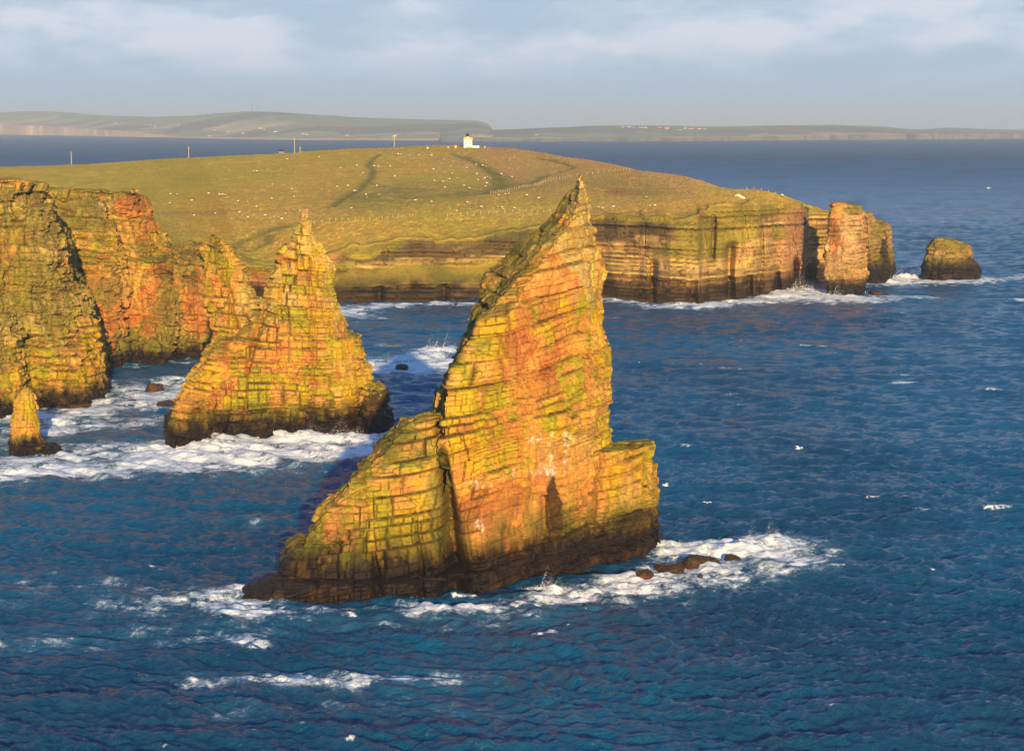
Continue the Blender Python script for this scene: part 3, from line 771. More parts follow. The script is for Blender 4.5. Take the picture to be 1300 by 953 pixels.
trackp = [path([c1(590, 450, 3), c1(700, 444, 6), c1(840, 436, 6), c1(980, 434, 4), c1(1150, 432, 3), c1(1300, 436, 3)]),
          path([c2(0, 440, 4), c2(150, 432, 4), c2(330, 425, 3), c2(560, 415, 3), c2(800, 395, 3)]), path([c1(0, 278, 6), c1(120, 276, 8), c1(300, 268, 5)]),
          path([c2(1000, 430, 4), c2(1100, 405, 3), c2(1250, 400, 3)])]
bm = np.zeros(x.shape); tm = np.zeros(x.shape)
inm = (inl > 0)
for p in burns:
    d, w = segdist(x[inm], y[inm] * .55, [(a, b * .55, c) for a, b, c in p])
    bm[inm] = np.maximum(bm[inm], np.exp(-(d / np.maximum(w * .62, .3)) ** 2))
for p in trackp:
    d, w = segdist(x[inm], y[inm], p)
    tm[inm] = np.maximum(tm[inm], np.exp(-(d / np.maximum(w, .3)) ** 2))
z2 = z2 - .7 * bm
co2 = np.stack([x2, y2, z2], -1)
me = np_mesh('headland', co2, quads)
nr = np.empty(len(co2) * 3, dtype=np.float32); me.vertices.foreach_get('normal', nr); nr = nr.reshape(-1, 3)
# colours
G1 = np.array((.54, .375, .030)); G2 = np.array((.60, .36, .042)); G3 = np.array((.22, .195, .030)); G4 = np.array((.50, .27, .075))
def prox(px, py, rx, ry):
    c = hit(px, py); k = c[1] / F
    dpy = (H - c[2]) * F / c[1] ** 2
    return np.exp(-(((x - c[0]) / (rx * k)) ** 2 + ((y - c[1]) / (ry / dpy * .8)) ** 2))
n1 = fbm2(x, y * .6, 90, 4, 90); n2 = fbm2(x, y, 14, 4, 91, .6); n3 = fbm2(x, y, 3, 3, 92, .6)
gcol = np.tile(G1, (len(x), 1)); gcol = mixc(gcol, G2, sst(.42, .62, n1))
redhill = np.clip(prox(730, 205, 90, 12) + prox(660, 200, 60, 10) * .8 + prox(560, 196, 110, 4) * .6 + prox(850, 228, 60, 8) * .8 + prox(800, 262, 180, 8) * .4 + prox(350, 300, 50, 15) * .5, 0, 1)
gcol = mixc(gcol, G4, redhill * (.45 + .5 * sst(.3, .6, n2)))
dk = np.clip(prox(530, 245, 60, 8) + prox(470, 252, 45, 7) + prox(600, 242, 35, 5) + prox(660, 236, 30, 4) + prox(790, 236, 55, 7) * .6 + prox(830, 245, 40, 5) * .5 + prox(300, 320, 40, 12) * .3, 0, 1)
gcol = mixc(gcol, G3, dk * (.25 + .6 * sst(.35, .6, n2)))
scar = np.clip(prox(785, 243, 30, 3), 0, 1)
gcol = mixc(gcol, (.36, .14, .045), scar * sst(.4, .55, n2) * .8)
gcol = mixc(gcol, (.15, .15, .02), np.clip(bm * 1.1, 0, 1) * .75)
gcol = mixc(gcol, (.46, .25, .085), tm * .65)
gcol *= (.84 + .16 * n2 * 2)[:, None] * (.9 + .2 * n3)[:, None]
edge_t = (1 - sst(5, 45, inl)) * sst(.40, .6, n2 * .6 + n3 * .4)
gcol = mixc(gcol, (.23, .165, .03), edge_t * .6)
nE = fbm(x * 1.6, y * 1.6, z * .3, 5, 4, 95, .6); nC = fbm(x * .45, y * .45, z * 1.5, 6, 5, 96, .6)
rc = np.tile(np.array((.44, .245, .07)), (len(x), 1))
rc = mixc(rc, (.54, .35, .11), sst(.3, .8, b1 * .5 + .5)); rc = mixc(rc, (.15, .085, .03), sst(.50, .72, hsh(np.floor(zb / .9), 0, 0, 33) * .55 + nC * .5) * .85)
rc = mixc(rc, (.30, .12, .05), sst(.5, .7, nE) * .12)
rc = mixc(rc, (.06, .035, .014), g1 * .7)
PXw = x / np.maximum(y, 1) * F + CX
redrock = sst(300, 318, PXw) * (1 - sst(418, 440, PXw))
rc = mixc(rc, (.44, .17, .065), redrock * .8)
pinkr = sst(975, 1000, PXw) * (1 - sst(1018, 1024, PXw)); rc = mixc(rc, (.42, .20, .10), pinkr * .7)
darkband = sst(.66, .74, tt) * (1 - sst(.93, .99, tt)) * (1 - redrock) * (1 - sst(840, 880, PXw))
rc = mixc(rc, (.085, .055, .022), darkband * sst(.32, .46, nC * .85 + nE * .15) * .92)
rc *= (.85 + .3 * id1)[:, None]
ggc = mixc(np.tile(np.array((.34, .24, .03)), (len(x), 1)), (.21, .165, .022), sst(.4, .62, nC))
# turf hanging over the upper cliff, and the big green apron right of centre
def patch(px, py, rx, ry):
    c = P(px, py, 860); return ((x - c[0]) / (rx * .307)) ** 2 + ((z - c[2]) / (ry * .307)) ** 2
apron = np.full(len(x), -9.0)
for a in ((905, 300, 55, 26), (870, 310, 35, 12), (945, 285, 30, 30), (1000, 300, 12, 14), (850, 318, 26, 6), (760, 272, 40, 8), (830, 274, 60, 8), (940, 268, 60, 9), (330, 330, 70, 16), (400, 345, 30, 20), (445, 352, 24, 22), (520, 350, 70, 10), (565, 345, 60, 8), (460, 318, 26, 14), (1000, 270, 30, 7)):
    apron = np.maximum(apron, 1 - patch(*a))
apron = sst(-.05, .4, apron + 1.3 * (nC - .5)) * (y < 960)
spill = sst(.0, .22, (tt - .93) * 1.6 + 1.1 * (fbm(x, y, z * .5, 12, 4, 97, .6) - .47)) * (tt > .4) * (1 - sst(990, 1010, PXw))
gm = np.maximum(np.maximum(bench, 1 - isc), np.maximum(apron * .92, spill * .9))
gm = np.maximum(gm, sst(.72, .88, nr[:, 2]) * .5 * (z > 10))
inland = sst(0, 6, inl)
g_all = ggc * (1 - inland[:, None]) + gcol * inland[:, None]
col = rc * (1 - gm[:, None]) + g_all * gm[:, None]
wet = (1 - sst(4, 10, z + 5 * (nE - .5) + 3 * (nC - .5)))
wc = mixc(np.tile(np.array((.02, .012, .006)), (len(x), 1)), (.11, .06, .02), sst(.5, .72, nC))
col = col * (1 - .94 * wet[:, None]) + wc * .94 * wet[:, None]
set_col(me, np.clip(col, .01, .8)); set_f(me, wet, 'wet')
tag(link('headland', me, M_far_rock), kind='structure')

# sandy scar across the upper cliff is part of the rock colours above

# ================================================================== SEA
rows = [150.0]
while rows[-1] < 1500: rows.append(rows[-1] * 1.0019)
while rows[-1] < 3500: rows.append(rows[-1] * 1.0035)
while rows[-1] < 42000: rows.append(rows[-1] * 1.012)
Yr = np.array(rows)
tmid = np.linspace(-.262, .262, 620)
tside = .262 + np.cumsum(np.geomspace(.002, .09, 30))
Tc = np.concatenate([-tside[::-1], tmid, tside])
SX = Yr[:, None] * Tc[None]; SY = np.tile(Yr[:, None], (1, len(Tc)))
x = SX.ravel(); y = SY.ravel()
hgt = np.zeros(len(x)); 
r = np.random.RandomState(11)
sp = np.maximum(y * .0019, np.abs(np.gradient(SX, axis=1)).ravel())
near = y < 4200
xn, yn, spn = x[near], y[near], sp[near]
hn = np.zeros(len(xn))
wA = fbm2(xn, yn, 60, 2, 130); 
xw = xn + 9 * fbm2(xn, yn, 22, 2, 131); yw = yn + 9 * fbm2(xn, yn, 22, 2, 132)
for i in range(60):
    lam = 1.7 * (24 / 1.7) ** (r.rand() ** 1.35)
    th = math.radians(62 + 38 * r.randn())          # travel direction of the wind sea
    kx, ky = 2 * math.pi / lam * math.cos(th), 2 * math.pi / lam * math.sin(th)
    a = .026 * lam ** .45 * (.6 + .8 * r.rand())
    ph = (xw * kx + yw * ky + r.rand() * 6.28)
    fade = np.clip((lam / spn - 2.2) / 2.0, 0, 1)
    hn += fade * a * (np.exp(1.15 * (np.sin(ph) - 1)) * 2.1 - .9)
hn *= .65 + .7 * wA
# a long low swell
ph = (xn * .5 + yn * .87) * 2 * math.pi / 62 + 2.2 * fbm2(xn, yn, 120, 2, 133)
hn += .32 * np.sin(ph)
# shelter: flatter in the geo on the left
hgt[near] = hn

foam = np.zeros(len(xn)); heap = np.zeros(len(xn)); haze_f = np.zeros(len(xn))
def foamline(pts, wid, s, h=0.0, soft=1.0):
    """pts in photo pixels on the sea plane; wid metres across; s strength; h surf height"""
    global foam, heap, haze_f
    q = [tuple(sea(a, b)[:2]) for a, b in pts]
    d, _ = segdist(xn, yn, q)
    m = np.exp(-(d / (wid * .6)) ** 2 * soft)
    foam = np.maximum(foam, m * s) if s < .45 else 1 - (1 - foam) * (1 - np.clip(m * s, 0, 1))
    if h: heap = np.maximum(heap, m ** 2 * h)
    return m
# foreground stack
foamline([(300, 776), (360, 780), (450, 778), (520, 782), (570, 778)], 7, .62, .8)
foamline([(515, 770), (545, 775)], 3, .8, 1.8)
foamline([(570, 776), (640, 772), (690, 758), (760, 745), (820, 732)], 8, .72, .8)
foamline([(686, 752), (700, 748)], 3, .9, 2.6)
foamline([(700, 766), (770, 760), (830, 745)], 12, .5)
foamline([(820, 730), (870, 722), (930, 715)], 12, .68, .5)
foamline([(845, 700), (900, 700), (950, 696), (990, 690)], 11, .9, 1.6)
foamline([(925, 702), (960, 694), (985, 690)], 7, 1.0, 3.2)
foamline([(840, 745), (920, 735), (990, 715), (1010, 700)], 16, .5)
foamline([(1000, 695), (1060, 690), (1150, 686)], 7, .26)
foamline([(265, 762), (330, 752), (350, 745)], 6, .72, 1.2)
foamline([(150, 772), (230, 768), (300, 770)], 11, .44)
foamline([(-50, 745), (60, 745), (200, 752), (330, 765)], 20, .47)
foamline([(-50, 816), (120, 811), (300, 802)], 16, .50)
foamline([(300, 785), (450, 790), (600, 790), (700, 778), (850, 758)], 14, .44)
foamline([(200, 866), (330, 860), (450, 864), (620, 858)], 11, .42)
foamline([(830, 740), (900, 730), (1000, 712)], 20, .48)
foamline([(60, 545), (130, 540), (210, 535)], 34, .58)
foamline([(0, 590), (150, 585), (280, 592)], 34, .6)
foamline([(290, 580), (400, 580), (480, 572)], 26, .6)
foamline([(60, 772), (120, 760), (180, 752), (280, 756)], 10, .34)
foamline([(0, 812), (80, 806), (150, 812), (215, 806), (265, 808)], 10, .44)
foamline([(-40, 770), (20, 760)], 14, .42); foamline([(90, 745), (125, 740)], 5, .5, .4)
foamline([(312, 813), (330, 815)], 4, .7, .5)
foamline([(262, 862), (300, 858), (400, 862), (540, 860)], 7, .56, .3)
foamline([(540, 853), (590, 856)], 5, .4); foamline([(280, 662), (310, 656), (330, 668)], 5, .42)
foamline([(300, 900), (480, 890), (700, 905)], 12, .4)
foamline([(380, 800), (480, 795), (600, 790)], 9, .40)
# twin-peaked stack
foamline([(275, 566), (300, 558), (350, 556), (420, 558), (470, 560), (495, 556)], 22, 1.0, 3.0)
foamline([(290, 562), (335, 556), (400, 559)], 14, 1.0, 5.0)
foamline([(300, 575), (380, 578), (460, 574)], 12, .6, .3)
foamline([(195, 576), (240, 575), (280, 572)], 9, .8, 1.0)
foamline([(215, 592), (250, 586), (275, 584)], 6, .75, .8)
foamline([(0, 606), (50, 600), (110, 598), (180, 588), (230, 584)], 22, .82, .8)
foamline([(70, 572), (130, 566), (200, 570)], 18, .58)
foamline([(60, 552), (78, 550)], 6, .95, 2.0)
foamline([(70, 532), (110, 520), (150, 515), (200, 512), (230, 505)], 26, .85, .6)
foamline([(140, 505), (180, 495), (240, 488)], 26, .8, .3)
foamline([(138, 486), (180, 482), (240, 480)], 16, .5)
foamline([(135, 466), (190, 462), (255, 460)], 18, .55)
foamline([(0, 532), (45, 526), (85, 520), (136, 508)], 9, .8, .6)
foamline([(0, 560), (14, 562)], 10, .6); foamline([(20, 582), (80, 582)], 7, .8, .4)
foamline([(80, 590), (180, 600), (280, 606)], 12, .33)
foamline([(140, 540), (200, 545)], 14, .38)
# behind, between stack and headland
foamline([(455, 462), (500, 466), (560, 460), (590, 455)], 34, .85, .9)
foamline([(480, 470), (540, 472), (580, 466)], 18, .9)
foamline([(520, 455), (556, 447), (575, 446)], 16, .95, 3.0)
foamline([(455, 436), (520, 440)], 12, .5)
foamline([(428, 398), (450, 392), (510, 388), (560, 386), (610, 386)], 26, .85, 1.0)
foamline([(435, 404), (480, 402)], 26, .5)
# headland foot
foamline([(762, 381), (800, 386), (850, 391), (890, 390)], 15, .85, 1.0)
foamline([(880, 388), (930, 386), (985, 378), (1030, 374), (1052, 378)], 30, .9, 1.4)
foamline([(985, 374), (1030, 370)], 22, 1.0, 4.0)
foamline([(1045, 382), (1095, 382), (1130, 378), (1160, 378)], 26, .82, .8)
foamline([(1025, 360), (1050, 360)], 18, .6)
foamline([(1100, 363), (1130, 359), (1165, 358), (1240, 358)], 20, .85, 1.5)
foamline([(1118, 358), (1150, 355)], 18, 1.0, 5.0)
foamline([(1160, 361), (1230, 359), (1300, 352)], 24, .7, .6)
foamline([(1245, 352), (1320, 350)], 30, .6); foamline([(1275, 379), (1300, 380)], 12, .8)
foamline([(770, 404), (778, 404)], 7, .75); foamline([(1150, 395), (1200, 390)], 30, .3)
nz = fbm2(xn, yn, 5, 4, 140, .6); nz2 = fbm2(xn * .8, yn, 1.6, 3, 141, .6)
hgt[near] += heap * .45 * (.1 + 1.3 * nz) * (.3 + 1.4 * nz2)
# white horses on the steepest crests
big_n = fbm2(xn, yn, 46, 3, 142); 
zones = sst(.47, .60, big_n)
crest = sst(np.percentile(hn, 93), np.percentile(hn, 99.3), hn) * sst(.58, .72, nz) * zones * np.where(yn < 2500, 1, 0)
foam = np.clip(foam * (.52 + 1.0 * fbm2(xn, yn * .7, 9, 5, 145, .62)), 0, 1)
F_all = np.zeros(len(x)); F_all[near] = foam
C_all = np.zeros(len(x)); C_all[near] = crest
z = hgt
co = np.stack([x, y, z], -1)
me = np_mesh('sea', co, grid_quads(len(Yr), len(Tc)), smooth=True)
set_f(me, sst(300, 5000, y), 'chop'); set_f(me, F_all, 'foam'); set_f(me, C_all, 'crest')
M_sea, nt, b = newmat('sea_water'); N = nt.nodes.new; L = nt.links.new
ge = N('ShaderNodeNewGeometry')
def noise(scale, detail, rough=.6, vec=None, stretch=None):
    n = N('ShaderNodeTexNoise'); n.inputs['Scale'].default_value = scale; n.inputs['Detail'].default_value = detail; n.inputs['Roughness'].default_value = rough
    src = vec or ge.outputs['Position']
    if stretch:
        mp = N('ShaderNodeMapping'); mp.inputs['Scale'].default_value = stretch; L(src, mp.inputs['Vector']); src = mp.outputs['Vector']
    L(src, n.inputs['Vector']); return n.outputs['Fac']
def rng(v, a, bb, c=0.0, d=1.0, smooth=True):
    n = N('ShaderNodeMapRange'); n.interpolation_type = 'SMOOTHSTEP' if smooth else 'LINEAR'
    n.inputs['From Min'].default_value = a; n.inputs['From Max'].default_value = bb
    n.inputs['To Min'].default_value = c; n.inputs['To Max'].default_value = d
    L(v, n.inputs['Value']); return n.outputs['Result']
def mth(op, a, bb):
    n = N('ShaderNodeMath'); n.operation = op
    for i, v in enumerate((a, bb)):
        if isinstance(v, (int, float)): n.inputs[i].default_value = v
        else: L(v, n.inputs[i])
    return n.outputs[0]
fa = N('ShaderNodeAttribute'); fa.attribute_name = 'foam'
ca = N('ShaderNodeAttribute'); ca.attribute_name = 'crest'
nA = noise(.30, 10, .70, stretch=(.7, .8, 0.3)); nB = noise(1.7, 6, .75)
lace = mth('ADD', mth('MULTIPLY', nA, .7), mth('MULTIPLY', nB, .3))
thr = rng(fa.outputs['Fac'], 0, 1, .72, .36, False)
fm = mth('MULTIPLY', rng(mth('SUBTRACT', lace, thr), -.03, .14), rng(nB, .25, .6, .72, 1.0))
fm = mth('MULTIPLY', fm, rng(fa.outputs['Fac'], .06, .3))
crm = mth('MULTIPLY', rng(ca.outputs['Fac'], .25, .7), rng(nB, .42, .55))
fm = mth('MAXIMUM', fm, crm)
# milky aerated water round the foam
milk = mth('MULTIPLY', rng(fa.outputs['Fac'], .15, .9), rng(nA, .38, .62))
milk = mth('MULTIPLY', milk, .5)
deep = N('ShaderNodeMix'); deep.data_type = 'RGBA'
deep.inputs[6].default_value = (.001, .045, .115, 1); deep.inputs[7].default_value = (.0015, .088, .20, 1)
L(rng(noise(.013, 4, .55, stretch=(1, .5, 1)), .35, .65), deep.inputs[0])
m2 = N('ShaderNodeMix'); m2.data_type = 'RGBA'; L(milk, m2.inputs[0]); L(deep.outputs[2], m2.inputs[6]); m2.inputs[7].default_value = (.16, .38, .52, 1)
m3 = N('ShaderNodeMix'); m3.data_type = 'RGBA'; L(fm, m3.inputs[0]); L(m2.outputs[2], m3.inputs[6]); m3.inputs[7].default_value = (.80, .82, .84, 1)
L(m3.outputs[2], b.inputs['Base Color'])
ch = N('ShaderNodeAttribute'); ch.attribute_name = 'chop'   # waves finer than the mesh count as roughness
L(mth('MINIMUM', mth('ADD', mth('ADD', mth('MULTIPLY', fm, .6), .10), mth('MULTIPLY', ch.outputs['Fac'], .45)), .9), b.inputs['Roughness'])
L(mth('SUBTRACT', .62, mth('MULTIPLY', ch.outputs['Fac'], .52)), b.inputs['Specular IOR Level'])
b.inputs['IOR'].default_value = 1.333
# capillary ripples and chop finer than the mesh
bp1 = N('ShaderNodeBump'); bp1.inputs['Distance'].default_value = .85; bp1.inputs['Strength'].default_value = 1.0
L(noise(1.1, 7, .68, stretch=(.65, 1.0, .2)), bp1.inputs['Height'])
bp2 = N('ShaderNodeBump'); bp2.inputs['Distance'].default_value = 2.2; bp2.inputs['Strength'].default_value = .5
L(noise(.16, 5, .6, stretch=(.8, 1, .2)), bp2.inputs['Height']); L(bp2.outputs['Normal'], bp1.inputs['Normal'])
L(mth('SUBTRACT', 1.0, mth('MULTIPLY', fm, .72)), bp1.inputs['Strength']); L(bp1.outputs['Normal'], b.inputs['Normal'])
tag(link('sea', me, M_sea), kind='structure')

# ================================================================== SPRAY thrown up where waves break
M_spray = simple_mat('sea_foam', (.82, .83, .85), .9, .04)
def spray(px, py, w, h, n, size, seed):
    c = sea(px, py); r = np.random.RandomState(seed)
    v = []; f = []
    for i in range(int(n * 2.6)):
        a = r.randn(); u = r.rand() ** 2.4
        lobes = .55 + .3 * math.sin(4.3 * a + seed) + .25 * math.sin(9.1 * a + 2 * seed)
        p = np.array([c[0] + a * w * .42 + u * h * .25, c[1] + r.randn() * w * .14, u * h * max(lobes, .1) * math.exp(-a * a * .6) + .1])
        s = size * (.3 + .7 * r.rand()) * (1.1 - .7 * u) * .55
        q = r.randn(4, 3); q /= np.linalg.norm(q, axis=1)[:, None]
        k = len(v); v += [tuple(p + q[j] * s) for j in range(4)]
        f += [(k, k + 1, k + 2), (k, k + 2, k + 3), (k, k + 3, k + 1), (k + 1, k + 3, k + 2)]
    me = bpy.data.meshes.new('spray'); me.from_pydata(v, [], f); me.update()
    return (v, f)
allv = []; allf = []
for s in ((950, 692, 9, 3.2, 1500, .16, 1), (975, 688, 5, 4.2, 900, .15, 2), (692, 748, 3.2, 4.0, 700, .13, 3), (348, 752, 4.0, 2.6, 500, .13, 4), (554, 447, 9, 8, 900, .26, 5),
          (330, 556, 15, 5.0, 1600, .2, 6), (425, 556, 16, 4.4, 1200, .2, 7), (1015, 370, 22, 9, 1300, .4, 8), (1135, 357, 14, 10, 900, .4, 9), (525, 772, 3, 2.6, 300, .12, 10),
          (865, 700, 7, 2.5, 600, .15, 11), (1055, 377, 8, 6, 400, .35, 12), (70, 551, 4, 2.2, 260, .16, 13), (395, 558, 8, 6.0, 500, .18, 15)):
    v, f = spray(*s); k = len(allv); allv += v; allf += [tuple(i + k for i in q) for q in f]
me = bpy.data.meshes.new('sea_spray'); me.from_pydata(allv, [], allf); me.update()
tag(link('sea_spray', me, M_spray), 'white spray thrown up where waves break against the rocks', 'spray', kind='stuff')

# ================================================================== DISTANT COAST
def far_land(name, prof, base, depth, seed, cliff, cols):
    """prof: (px, y of skyline); base: (px, y of the waterline); cliff: (px, cliff height in px)"""
    pa = np.array(prof, float); ba = np.array(base, float); ca_ = np.array(cliff, float)
    px = np.arange(pa[0, 0], pa[-1, 0] + .1, 1.0)
    top = np.interp(px, pa[:, 0], pa[:, 1]); bs_ = np.interp(px, ba[:, 0], ba[:, 1]); ch = np.interp(px, ca_[:, 0], ca_[:, 1])
    top = top + (fbm2(px, 0 * px, 40, 3, seed) - .5) * 1.2
    S = np.array([sea(a, b_) for a, b_ in zip(px, bs_)])
    S[:, 1] += (fbm2(px, 0 * px, 30, 4, seed + 1) - .5) * 500
    Yb = S[:, 1]; tl = (px - CX) / F
    nr_ = 46; T = np.linspace(0, 1, nr_)[:, None]
    hc = ch * Yb / F
    Ytop = Yb + depth
    ztop = H + (HORIZON - top) * Ytop / F
    ztop = np.maximum(ztop, 8)
    Yg = np.where(T < .2, Yb[None] + 120 * T / .2, Yb[None] + 120 + (depth - 120) * ((T - .2) / .8) ** 1.0)
    s2 = np.clip((T - .2) / .8, 0, 1)
    zg = np.where(T < .2, -6 + (hc[None] + 6) * (T / .2), hc[None] + (ztop - hc)[None] * (s2 * .55 + .45 * s2 * s2 * (3 - 2 * s2)))
    xg = tl[None] * Yg
    nn = (fbm2(xg.ravel(), Yg.ravel(), 700, 4, seed + 2) - .5).reshape(xg.shape)
    zg = zg + nn * 30 * s2 * (1 - s2) * 2
    # back slope down to the sea
    xb = tl * (Ytop + 2500); back = np.stack([xb, Ytop + 2500, np.full(len(px), -20.0)], -1)
    co = np.concatenate([np.stack([xg, Yg, zg], -1).reshape(-1, 3), back])
    me = np_mesh(name, co, grid_quads(nr_ + 1, len(px)), smooth=False)
    x, y, z = co.T
    a = fbm2(x, y, 900, 4, seed + 5); bb = fbm2(x, y, 260, 3, seed + 6)
    # patchwork of fields
    cell = hsh(np.floor(x / 420 + .4 * np.sin(y / 500)), np.floor(y / 330 + .3 * np.sin(x / 400)), 0, seed + 7)
    c = np.tile(np.array(cols[0]), (len(x), 1))
    c = mixc(c, cols[1], sst(.45, .6, cell) * (1 - sst(.5, .75, np.append(np.repeat(T[:, 0], len(px)), np.ones(len(px))))))
    c = mixc(c, cols[2], sst(.5, .62, a))
    c = c * (.75 + .5 * bb)[:, None]
    TT = np.append(np.repeat(T[:, 0], len(px)), np.ones(len(px)))
    c = mixc(c, cols[3], 1 - sst(.16, .24, TT))
    set_col(me, c); set_f(me, 0 * x, 'wet')
    o = link(name, me, M_land); tag(o, kind='structure')
    def on(pxx, t_):
        i = int(np.clip(pxx - px[0], 0, len(px) - 1)); k = int(t_ * (nr_ - 1)); return xg[k, i], Yg[k, i], zg[k, i]
    return on

onL = far_land('distant_hills',
    [(-700, 150), (-300, 150), (-100, 147), (0, 143.5), (30, 142), (60, 141.5), (100, 144), (140, 147), (200, 148.5), (245, 147), (290, 143.5), (325, 141.5), (360, 143), (400, 146), (450, 149), (520, 151.5), (590, 153), (606, 153.5), (616, 156), (622, 159), (626, 164), (632, 172)],
    [(-700, 171), (0, 170.8), (100, 172.5), (200, 174.5), (300, 176.8), (380, 178), (632, 179)], 3000, 31,
    [(-700, 14), (0, 13), (60, 12), (110, 9), (150, 8), (190, 4.5), (240, 2), (480, 2), (560, 3), (600, 8), (624, 6), (632, 1)],
    [(.34, .32, .14), (.62, .46, .22), (.22, .18, .11), (.60, .36, .20)])
onR = far_land('distant_shore',
    [(560, 168), (600, 166), (640, 164.5), (680, 163), (740, 160.5), (800, 159), (860, 159.5), (900, 160.5), (980, 159.5), (1060, 158.5), (1100, 160), (1130, 162), (1160, 165), (1180, 166.5), (1260, 167.5), (1340, 168.5), (1500, 168), (2000, 168)],
    [(560, 180.5), (650, 180), (760, 180), (900, 179.2), (1000, 178.2), (1100, 177.6), (1200, 176.8), (1300, 176), (2000, 175)], 2200, 41,
    [(560, 2), (700, 4), (850, 4), (1000, 6), (1150, 7), (1250, 6), (2000, 6)],
    [(.32, .29, .15), (.52, .42, .22), (.24, .19, .13), (.24, .18, .12)])
onB = far_land('distant_island',
    [(1020, 167), (1100, 166), (1160, 164), (1200, 162.5), (1235, 163.2), (1290, 165), (1400, 166), (1800, 167)],
    [(1020, 171), (1800, 170)], 2500, 51, [(1020, 1), (1800, 1)],
    [(.10, .10, .07), (.12, .12, .08), (.10, .09, .07), (.09, .08, .07)])

# ================================================================== BUILDINGS ON THE FAR COAST
M_white = simple_mat('whitewash', (.80, .78, .72), .8, .05, .5)
M_farm = simple_mat('weathered_harling', (.52, .47, .42), .85, .1, .1)
M_slate = simple_mat('slate_roof', (.10, .10, .11), .6, .15, 1)
M_ochre = simple_mat('ochre_paint', (.66, .38, .10), .7, .08, 2)
M_black = simple_mat('black_paint', (.02, .02, .025), .45, .1, 2)
M_glass = simple_mat('dark_window_glass', (.03, .035, .04), .12, .05, 1)
M_wood = simple_mat('weathered_wood', (.42, .33, .22), .85, .25, 4)
M_wire = simple_mat('fence_wire', (.16, .14, .11), .5, .1, 4)
M_wool = simple_mat('sheep_wool', (.64, .55, .42), .95, .1, 8)
M_face = simple_mat('sheep_face', (.10, .08, .07), .8, .1, 8)
M_stone = simple_mat('stone_wall', (.62, .56, .44), .85, .2, 1)

cottage_mesh = MB()
Wd, Dp, Hh, Rf = 26, 16, 8, 6
cw = MB(); cw.box((0, 0, Hh / 2), (Wd, Dp, Hh))
cw.add([(-Wd / 2, -Dp / 2, Hh), (-Wd / 2, Dp / 2, Hh), (-Wd / 2, 0, Hh + Rf), (Wd / 2, -Dp / 2, Hh), (Wd / 2, Dp / 2, Hh), (Wd / 2, 0, Hh + Rf)], [(0, 2, 1), (3, 4, 5)])
cr = MB(); cr.add([(-Wd / 2 - .6, -Dp / 2 - .8, Hh - .5), (Wd / 2 + .6, -Dp / 2 - .8, Hh - .5), (Wd / 2 + .6, 0, Hh + Rf + .2), (-Wd / 2 - .6, 0, Hh + Rf + .2), (-Wd / 2 - .6, Dp / 2 + .8, Hh - .5), (Wd / 2 + .6, Dp / 2 + .8, Hh - .5)],
                  [(0, 1, 2, 3), (3, 2, 5, 4)])
cr.box((-Wd * .36, 0, Hh + Rf + .6), (1.8, 1.8, 3.2)); cr.box((Wd * .36, 0, Hh + Rf + .6), (1.8, 1.8, 3.2))
mcw = cw.mesh('wall'); mcw.materials.append(M_farm); mcr = cr.mesh('roof'); mcr.materials.append(M_slate)
farm = [('L', 81, .5), ('L', 150, .62), ('L', 188, .58), ('L', 194, .56), ('L', 200, .55), ('L', 230, .6), ('L', 240, .78), ('L', 268, .25), ('L', 275, .45), ('L', 292, .42), ('L', 311, .36), ('L', 333, .5), ('L', 338, .48), ('L', 352, .42),
        ('L', 386, .36), ('L', 392, .35), ('L', 442, .35), ('L', 504, .36), ('L', 560, .3), ('R', 622, .45), ('R', 681, .45), ('R', 790, .86), ('R', 798, .88), ('R', 803, .85), ('R', 812, .82), ('R', 818, .8), ('R', 836, .8),
        ('R', 868, .78), ('R', 874, .76), ('R', 878, .78), ('R', 886, .76), ('R', 893, .76), ('R', 965, .42), ('R', 970, .45), ('R', 862, .7), ('R', 846, .76)]
rr = np.random.RandomState(3)
for i, (w, px, tt_) in enumerate(farm):
    p = (onL if w == 'L' else onR)(px, tt_)
    e = empty('farmhouse', (p[0], p[1], p[2] - 1.5), rr.randn() * .3)
    sc = .35 + .4 * rr.rand(); e.scale = (sc * 1.2, sc, sc)
    tag(e, 'tiny white farmhouse scattered on the hazy distant shore' if w == 'R' else 'tiny white farmhouse on the hazy distant hills at the left', 'house', 'white farmhouses on the ' + ('right far shore' if w == 'R' else 'left far hills'))
    link('wall', mcw, None, e); link('roof', mcr, None, e)
# mast on the left far summit
p = onL(322, 1.0)
mb = MB(); mb.bar((0, 0, 0), (0, 0, 46), 3.0); mb.box((0, 0, 30), (5, 5, 6)); mb.box((0, 0, 2), (14, 10, 5))
tag(mb.build('radio_mast', M_slate, None, (p[0], p[1], p[2] - 2)), 'faint thin mast on the summit of the left distant hills', 'mast')

# ================================================================== LIGHTHOUSE
lp = hit(594, 188, 1300, 1500)
LY = lp[1]; k = LY / F
lx = XP(593.6, lp[2], LY); lz = float(terr(np.array([lx]), np.array([LY]))[0]) + .6
root = empty('lighthouse', (lx, LY, lz), .12)
tag(root, 'small white square lighthouse with an ochre top band and black lantern on the headland crest', 'lighthouse')
wd = 10.6 * k
m = MB(); m.box((0, 0, 1.9), (wd, wd, 5.0), .97); m.build('tower', M_white, root)
m = MB(); m.box((0, 0, 5.0), (wd * 1.06, wd * 1.06, 1.3)); m.box((0, 0, 5.75), (wd * 1.12, wd * 1.12, .22)); bnd = m.build('parapet', M_ochre, root)
for sx in (-1, 1):
    mm = MB(); mm.box((sx * wd * .25, -wd * .49, 2.2), (.7, .14, 1.1)); mm.build('window', M_glass, root)
mm = MB(); mm.box((0, -wd * .5, .6), (.95, .14, 2.2)); mm.build('door', M_ochre, root)
